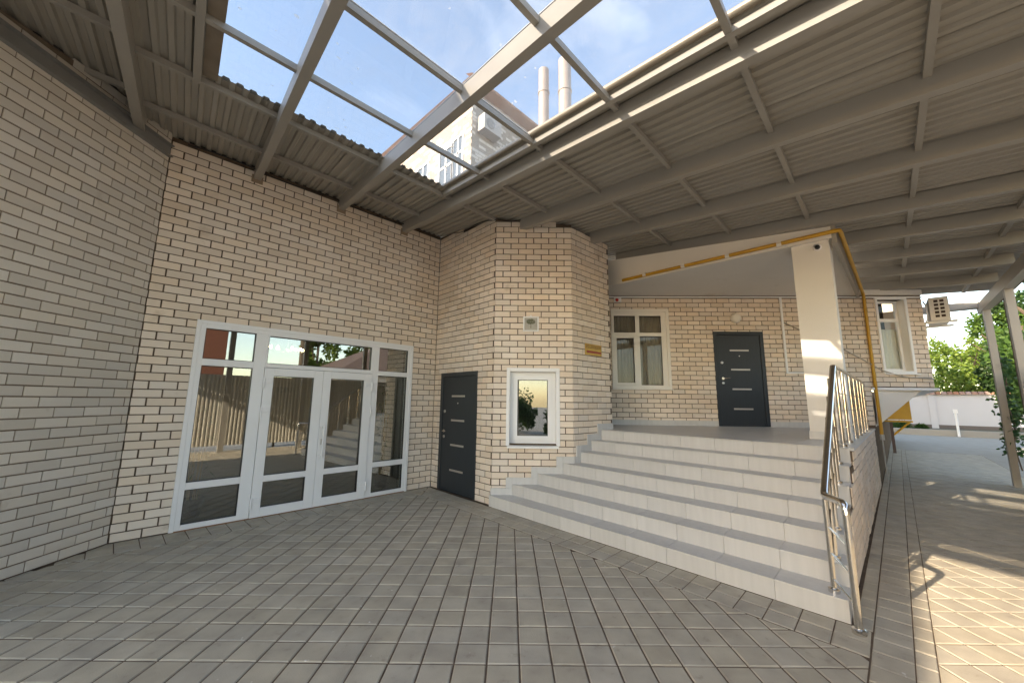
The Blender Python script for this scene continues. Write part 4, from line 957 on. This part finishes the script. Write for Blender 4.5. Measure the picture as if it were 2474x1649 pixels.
hs = thing('orange_house', (54, -3, 0), 'house with orange tiled roofs beyond the far boundary wall', 'house')
q = MB(); q.box(52, 62, -5.0, 6, 0, 6.4); put('wall', q, mat('cream_wall', (.70, .66, .60), .9), hs)
q = MB(); q.hexa([(51.6, -5.1, 5.4), (62.4, -5.1, 5.4), (62.4, 6.4, 5.4), (51.6, 6.4, 5.4), (54, -3.4, 8.2), (60, -3.4, 8.2), (60, 4, 8.2), (54, 4, 8.2)]); put('roof', q, mat('orange_tile', (.50, .17, .06), .75, nscale=1.5, namt=.3), hs)
q = MB(); q.hexa([(48.5, -5.4, 3.3), (52, -5.4, 4.2), (52, 6, 4.2), (48.5, 6, 3.3), (48.5, -5.4, 3.45), (52, -5.4, 4.35), (52, 6, 4.35), (48.5, 6, 3.45)]); put('lower_roof', q, MATS['orange_tile'], hs)

def tree(loc, h, rad, n, leaf, c1, c2, label, seed, nm='tree', zmin=0.25, clumps=22, group=None):
    rnd = random.Random(seed); x, y, z = loc; t = thing(nm, loc, label, 'tree' if nm != 'vine' else 'vine', group)
    q = MB(); q.tube([(x, y, z), (x+rnd.uniform(-.1, .1), y+rnd.uniform(-.1, .1), z+h*.4), (x+rnd.uniform(-.2, .2), y, z+h*.8)], [.05*h*.5, .04*h*.5, .015*h*.5], 8)
    for i in range(5):
        a = rnd.uniform(0, 6.28); z0 = z+h*rnd.uniform(.3, .55); q.tube([(x, y, z0), (x+rad*.5*math.cos(a), y+rad*.5*math.sin(a), z0+h*.18), (x+rad*.85*math.cos(a), y+rad*.85*math.sin(a), z0+h*.28)], [.02*h*.5, .012*h*.5, .005*h*.5], 6)
    put('trunk', q, mat('bark', (.11, .08, .06), .9), t)
    cs = []
    for i in range(clumps):
        a = rnd.uniform(0, 6.28); r_ = rad*math.sqrt(rnd.random())*.85; hh = z+h*(zmin+(1-zmin)*rnd.random()); f = 1-abs((hh-z)/h-.55)*.9
        cs.append((Vector((x+r_*f*math.cos(a), y+r_*f*math.sin(a), hh)), rad*rnd.uniform(.22, .42)))
    q = MB()
    for i in range(n):
        c, r_ = cs[rnd.randrange(len(cs))]; v = Vector((rnd.gauss(0, 1), rnd.gauss(0, 1), rnd.gauss(0, .7))).normalized()*r_*rnd.uniform(.55, 1.08); p = c+v
        d = (v.normalized()+Vector((rnd.gauss(0, .7), rnd.gauss(0, .7), rnd.gauss(-.3, .6)))).normalized()*leaf*rnd.uniform(.7, 1.3); s = d.cross(Vector((rnd.gauss(0, 1), rnd.gauss(0, 1), rnd.gauss(0, 1)))).normalized()*leaf*.36
        q.add([p, p+d*.5+s, p+d, p+d*.5-s], [(0, 1, 2, 3)])
    put('crown', q, leafmat('leaf_%d' % seed, c1, c2), t, kind='stuff'); return t
G1, G2 = (.09, .17, .025), (.22, .30, .05); D1, D2 = (.025, .065, .02), (.06, .13, .035)
tree((39.5, -10.4, 0), 6.6, 2.9, 9000, .22, G1, G2, 'light green tree rising above the far white wall', 11)
tree((40.5, -7.3, 0), 5.0, 1.8, 5000, .2, G1, G2, 'lower pale green tree near the orange house above the far wall', 12)
tree((27.0, -10.6, 0), 6.0, 1.7, 8000, .17, (.05, .12, .02), (.14, .24, .045), 'mid green tree behind the far end of the corrugated fence', 13)
tree((20.5, -9.7, 0), 5.3, 1.05, 7000, .13, D1, D2, 'dark leafy tree rising beside the outermost canopy post', 14)
tree((16.2, -9.7, 0), 5.6, 1.3, 8000, .13, (.04, .10, .02), (.10, .20, .04), 'leafy tree over the corrugated fence between the canopy posts', 15)
# vine on the outer post
vn = thing('vine', (12.9, -8.1, 0), 'dark vine climbing the outermost canopy post', 'vine'); rnd = random.Random(5); q = MB()
vp = [(12.9+.05*math.sin(i), -8.07-.02*math.cos(i*1.3), .3+i*.19) for i in range(14)]; q.tube(vp, .012, 6); put('stem', q, mat('bark', (.11, .08, .06), .9), vn)
q = MB()
for i in range(420):
    c = Vector(vp[rnd.randrange(2, 13)]); p = c+Vector((rnd.gauss(0, .13), rnd.gauss(0.02, .07), rnd.gauss(0, .1))); d = Vector((rnd.gauss(0, 1), rnd.gauss(0, 1), rnd.gauss(-.5, .7))).normalized()*.085; s = d.cross(Vector((rnd.gauss(0, 1), rnd.gauss(0, 1), 0.3))).normalized()*.038
    q.add([p, p+d*.5+s, p+d, p+d*.5-s], [(0, 1, 2, 3)])
put('foliage', q, leafmat('vine_leaf', (.02, .06, .02), (.05, .12, .03)), vn, kind='stuff')
# shrubs in the far bed
for i, (x, y, h) in enumerate(((33.2, -6.7, .9), (34.0, -7.6, .5))):
    rnd = random.Random(40+i); sh = thing('shrub', (x, y, .2), 'low green shrub in the bed, ' + ('taller one beside the gas cabinet' if i == 0 else 'small one below the wall pier'), 'shrub'); q = MB()
    for k in range(900):
        v = Vector((rnd.gauss(0, 1), rnd.gauss(0, 1), abs(rnd.gauss(0, 1)))).normalized()*h*.6*rnd.uniform(.5, 1); p = Vector((x, y, .2))+v; d = Vector((rnd.gauss(0, 1), rnd.gauss(0, 1), rnd.gauss(0, 1))).normalized()*.12; s = d.cross(Vector((0.3, .2, 1))).normalized()*.04
        q.add([p, p+d*.5+s, p+d, p+d*.5-s], [(0, 1, 2, 3)])
    put('foliage', q, leafmat('shrub_leaf', (.04, .10, .02), (.09, .17, .04)), sh, kind='stuff')
# corrugated fence along the outer side of the court (mirrored in the door glass)
fn = thing('corrugated_fence', (8, -8.3, 0), 'striped corrugated metal fence behind the canopy posts', 'fence')
def fence_sheet(x0, x1, mt):
    q = MB(); us = []; PW = .10; k = 0
    while x0+k*PW < x1:
        for a, h in ((0, 0), (.035, 0), (.05, .02), (.085, .02)): us.append((x0+k*PW+a, h))
        k += 1
    vs = []
    for x, h in us: vs += [(x, -8.27+h, .15), (x, -8.27+h, 2.26)]
    n = len(us); q.add(vs, [(2*i, 2*i+2, 2*i+3, 2*i+1) for i in range(n-1)]); put('sheet', q, mt, fn)
FEN = mat('fence_paint', (.62, .595, .54), .5, nscale=1.2, namt=.7, col2=(.36, .33, .28), stretch=(9, 1, .15))
x = 1.0; i = 0
while x < 12.3: fence_sheet(x, x+1.15, FEN); x += 1.15; i += 1
for z in (.5, 1.9):
    q = MB(); q.box(1, 12.7, -8.33, -8.29, z, z+.04); put('rail', q, DARK, fn)
for k in range(5):
    q = MB(); q.box(1.2+k*2.5, 1.26+k*2.5, -8.36, -8.30, 0, 2.25); put('post', q, DARK, fn)
# houses and trees across the lane, mirrored in the glass
hb = thing('brown_roof_house', (12, -22, 0), 'low house with a brown hipped roof across the lane', 'house')
q = MB(); q.box(10.5, 21, -27, -19.5, 0, 3.2); put('wall', q, mat('cream_wall', (.70, .66, .60), .9), hb)
q = MB(); q.add([(9.6, -19, 3.2), (21.6, -19, 3.2), (21.6, -27.6, 3.2), (9.6, -27.6, 3.2), (15.5, -23.3, 6.3), (18.5, -23.3, 6.3)], [(3, 2, 1, 0), (0, 1, 5, 4), (1, 2, 5), (2, 3, 4, 5), (3, 0, 4)]); put('roof', q, mat('brown_roof', (.12, .082, .068), .7, nscale=3, namt=.3), hb)
hb = thing('red_brick_house', (3.5, -26, 0), 'tall red brick house across the lane', 'house')
q = MB(); q.box(.5, 4.9, -32, -25, 0, 7.5); put('wall', q, mat('red_brick', (.15, .052, .03), .85, nscale=8, namt=.4), hb)
q = MB(); q.add([(.2, -24.7, 7.5), (5.3, -24.7, 7.5), (5.3, -32.3, 7.5), (.2, -32.3, 7.5), (2.75, -28.5, 9.3)], [(3, 2, 1, 0), (0, 1, 4), (1, 2, 4), (2, 3, 4), (3, 0, 4)]); put('roof', q, MATS['brown_roof'], hb)
tree((12.7, -31, 0), 8.6, 1.7, 6000, .3, G1, G2, 'round green tree behind the brown roofed house', 21)
tree((17.2, -31, 0), 7.6, 1.9, 5000, .3, G1, G2, 'second green tree behind the brown roofed house, beyond its ridge', 22)
up_ = thing('utility_pole', (5.5, -12, 0), 'dark utility pole across the lane', 'pole')
q = MB(); q.tube([(5.5, -12, 0), (5.5, -12, 8)], [.13, .09], 10); put('shaft', q, mat('pole_wood', (.09, .07, .05), .9), up_)
q = MB(); q.box(4.9, 6.1, -12.05, -11.95, 7.3, 7.4); put('crossarm', q, MATS['pole_wood'], up_)
for i, (x, y, h, r_) in enumerate(((-4.6, -10.6, 1.5, 0.9), (-6.4, -12.0, 1.8, 1.2), (-3.0, -11.4, 1.25, .8))):
    tree((x, y, 0), h, r_, 2600, .13, D1, (.09, .16, .04), ('bushy shrub across the lane nearest the corrugated fence', 'tallest bushy shrub across the lane', 'low bushy shrub across the lane')[2-i], 30+i, nm='bush_tree', zmin=.12, clumps=14)
for o in THINGS:
    if '_w' in o: del o['_w']
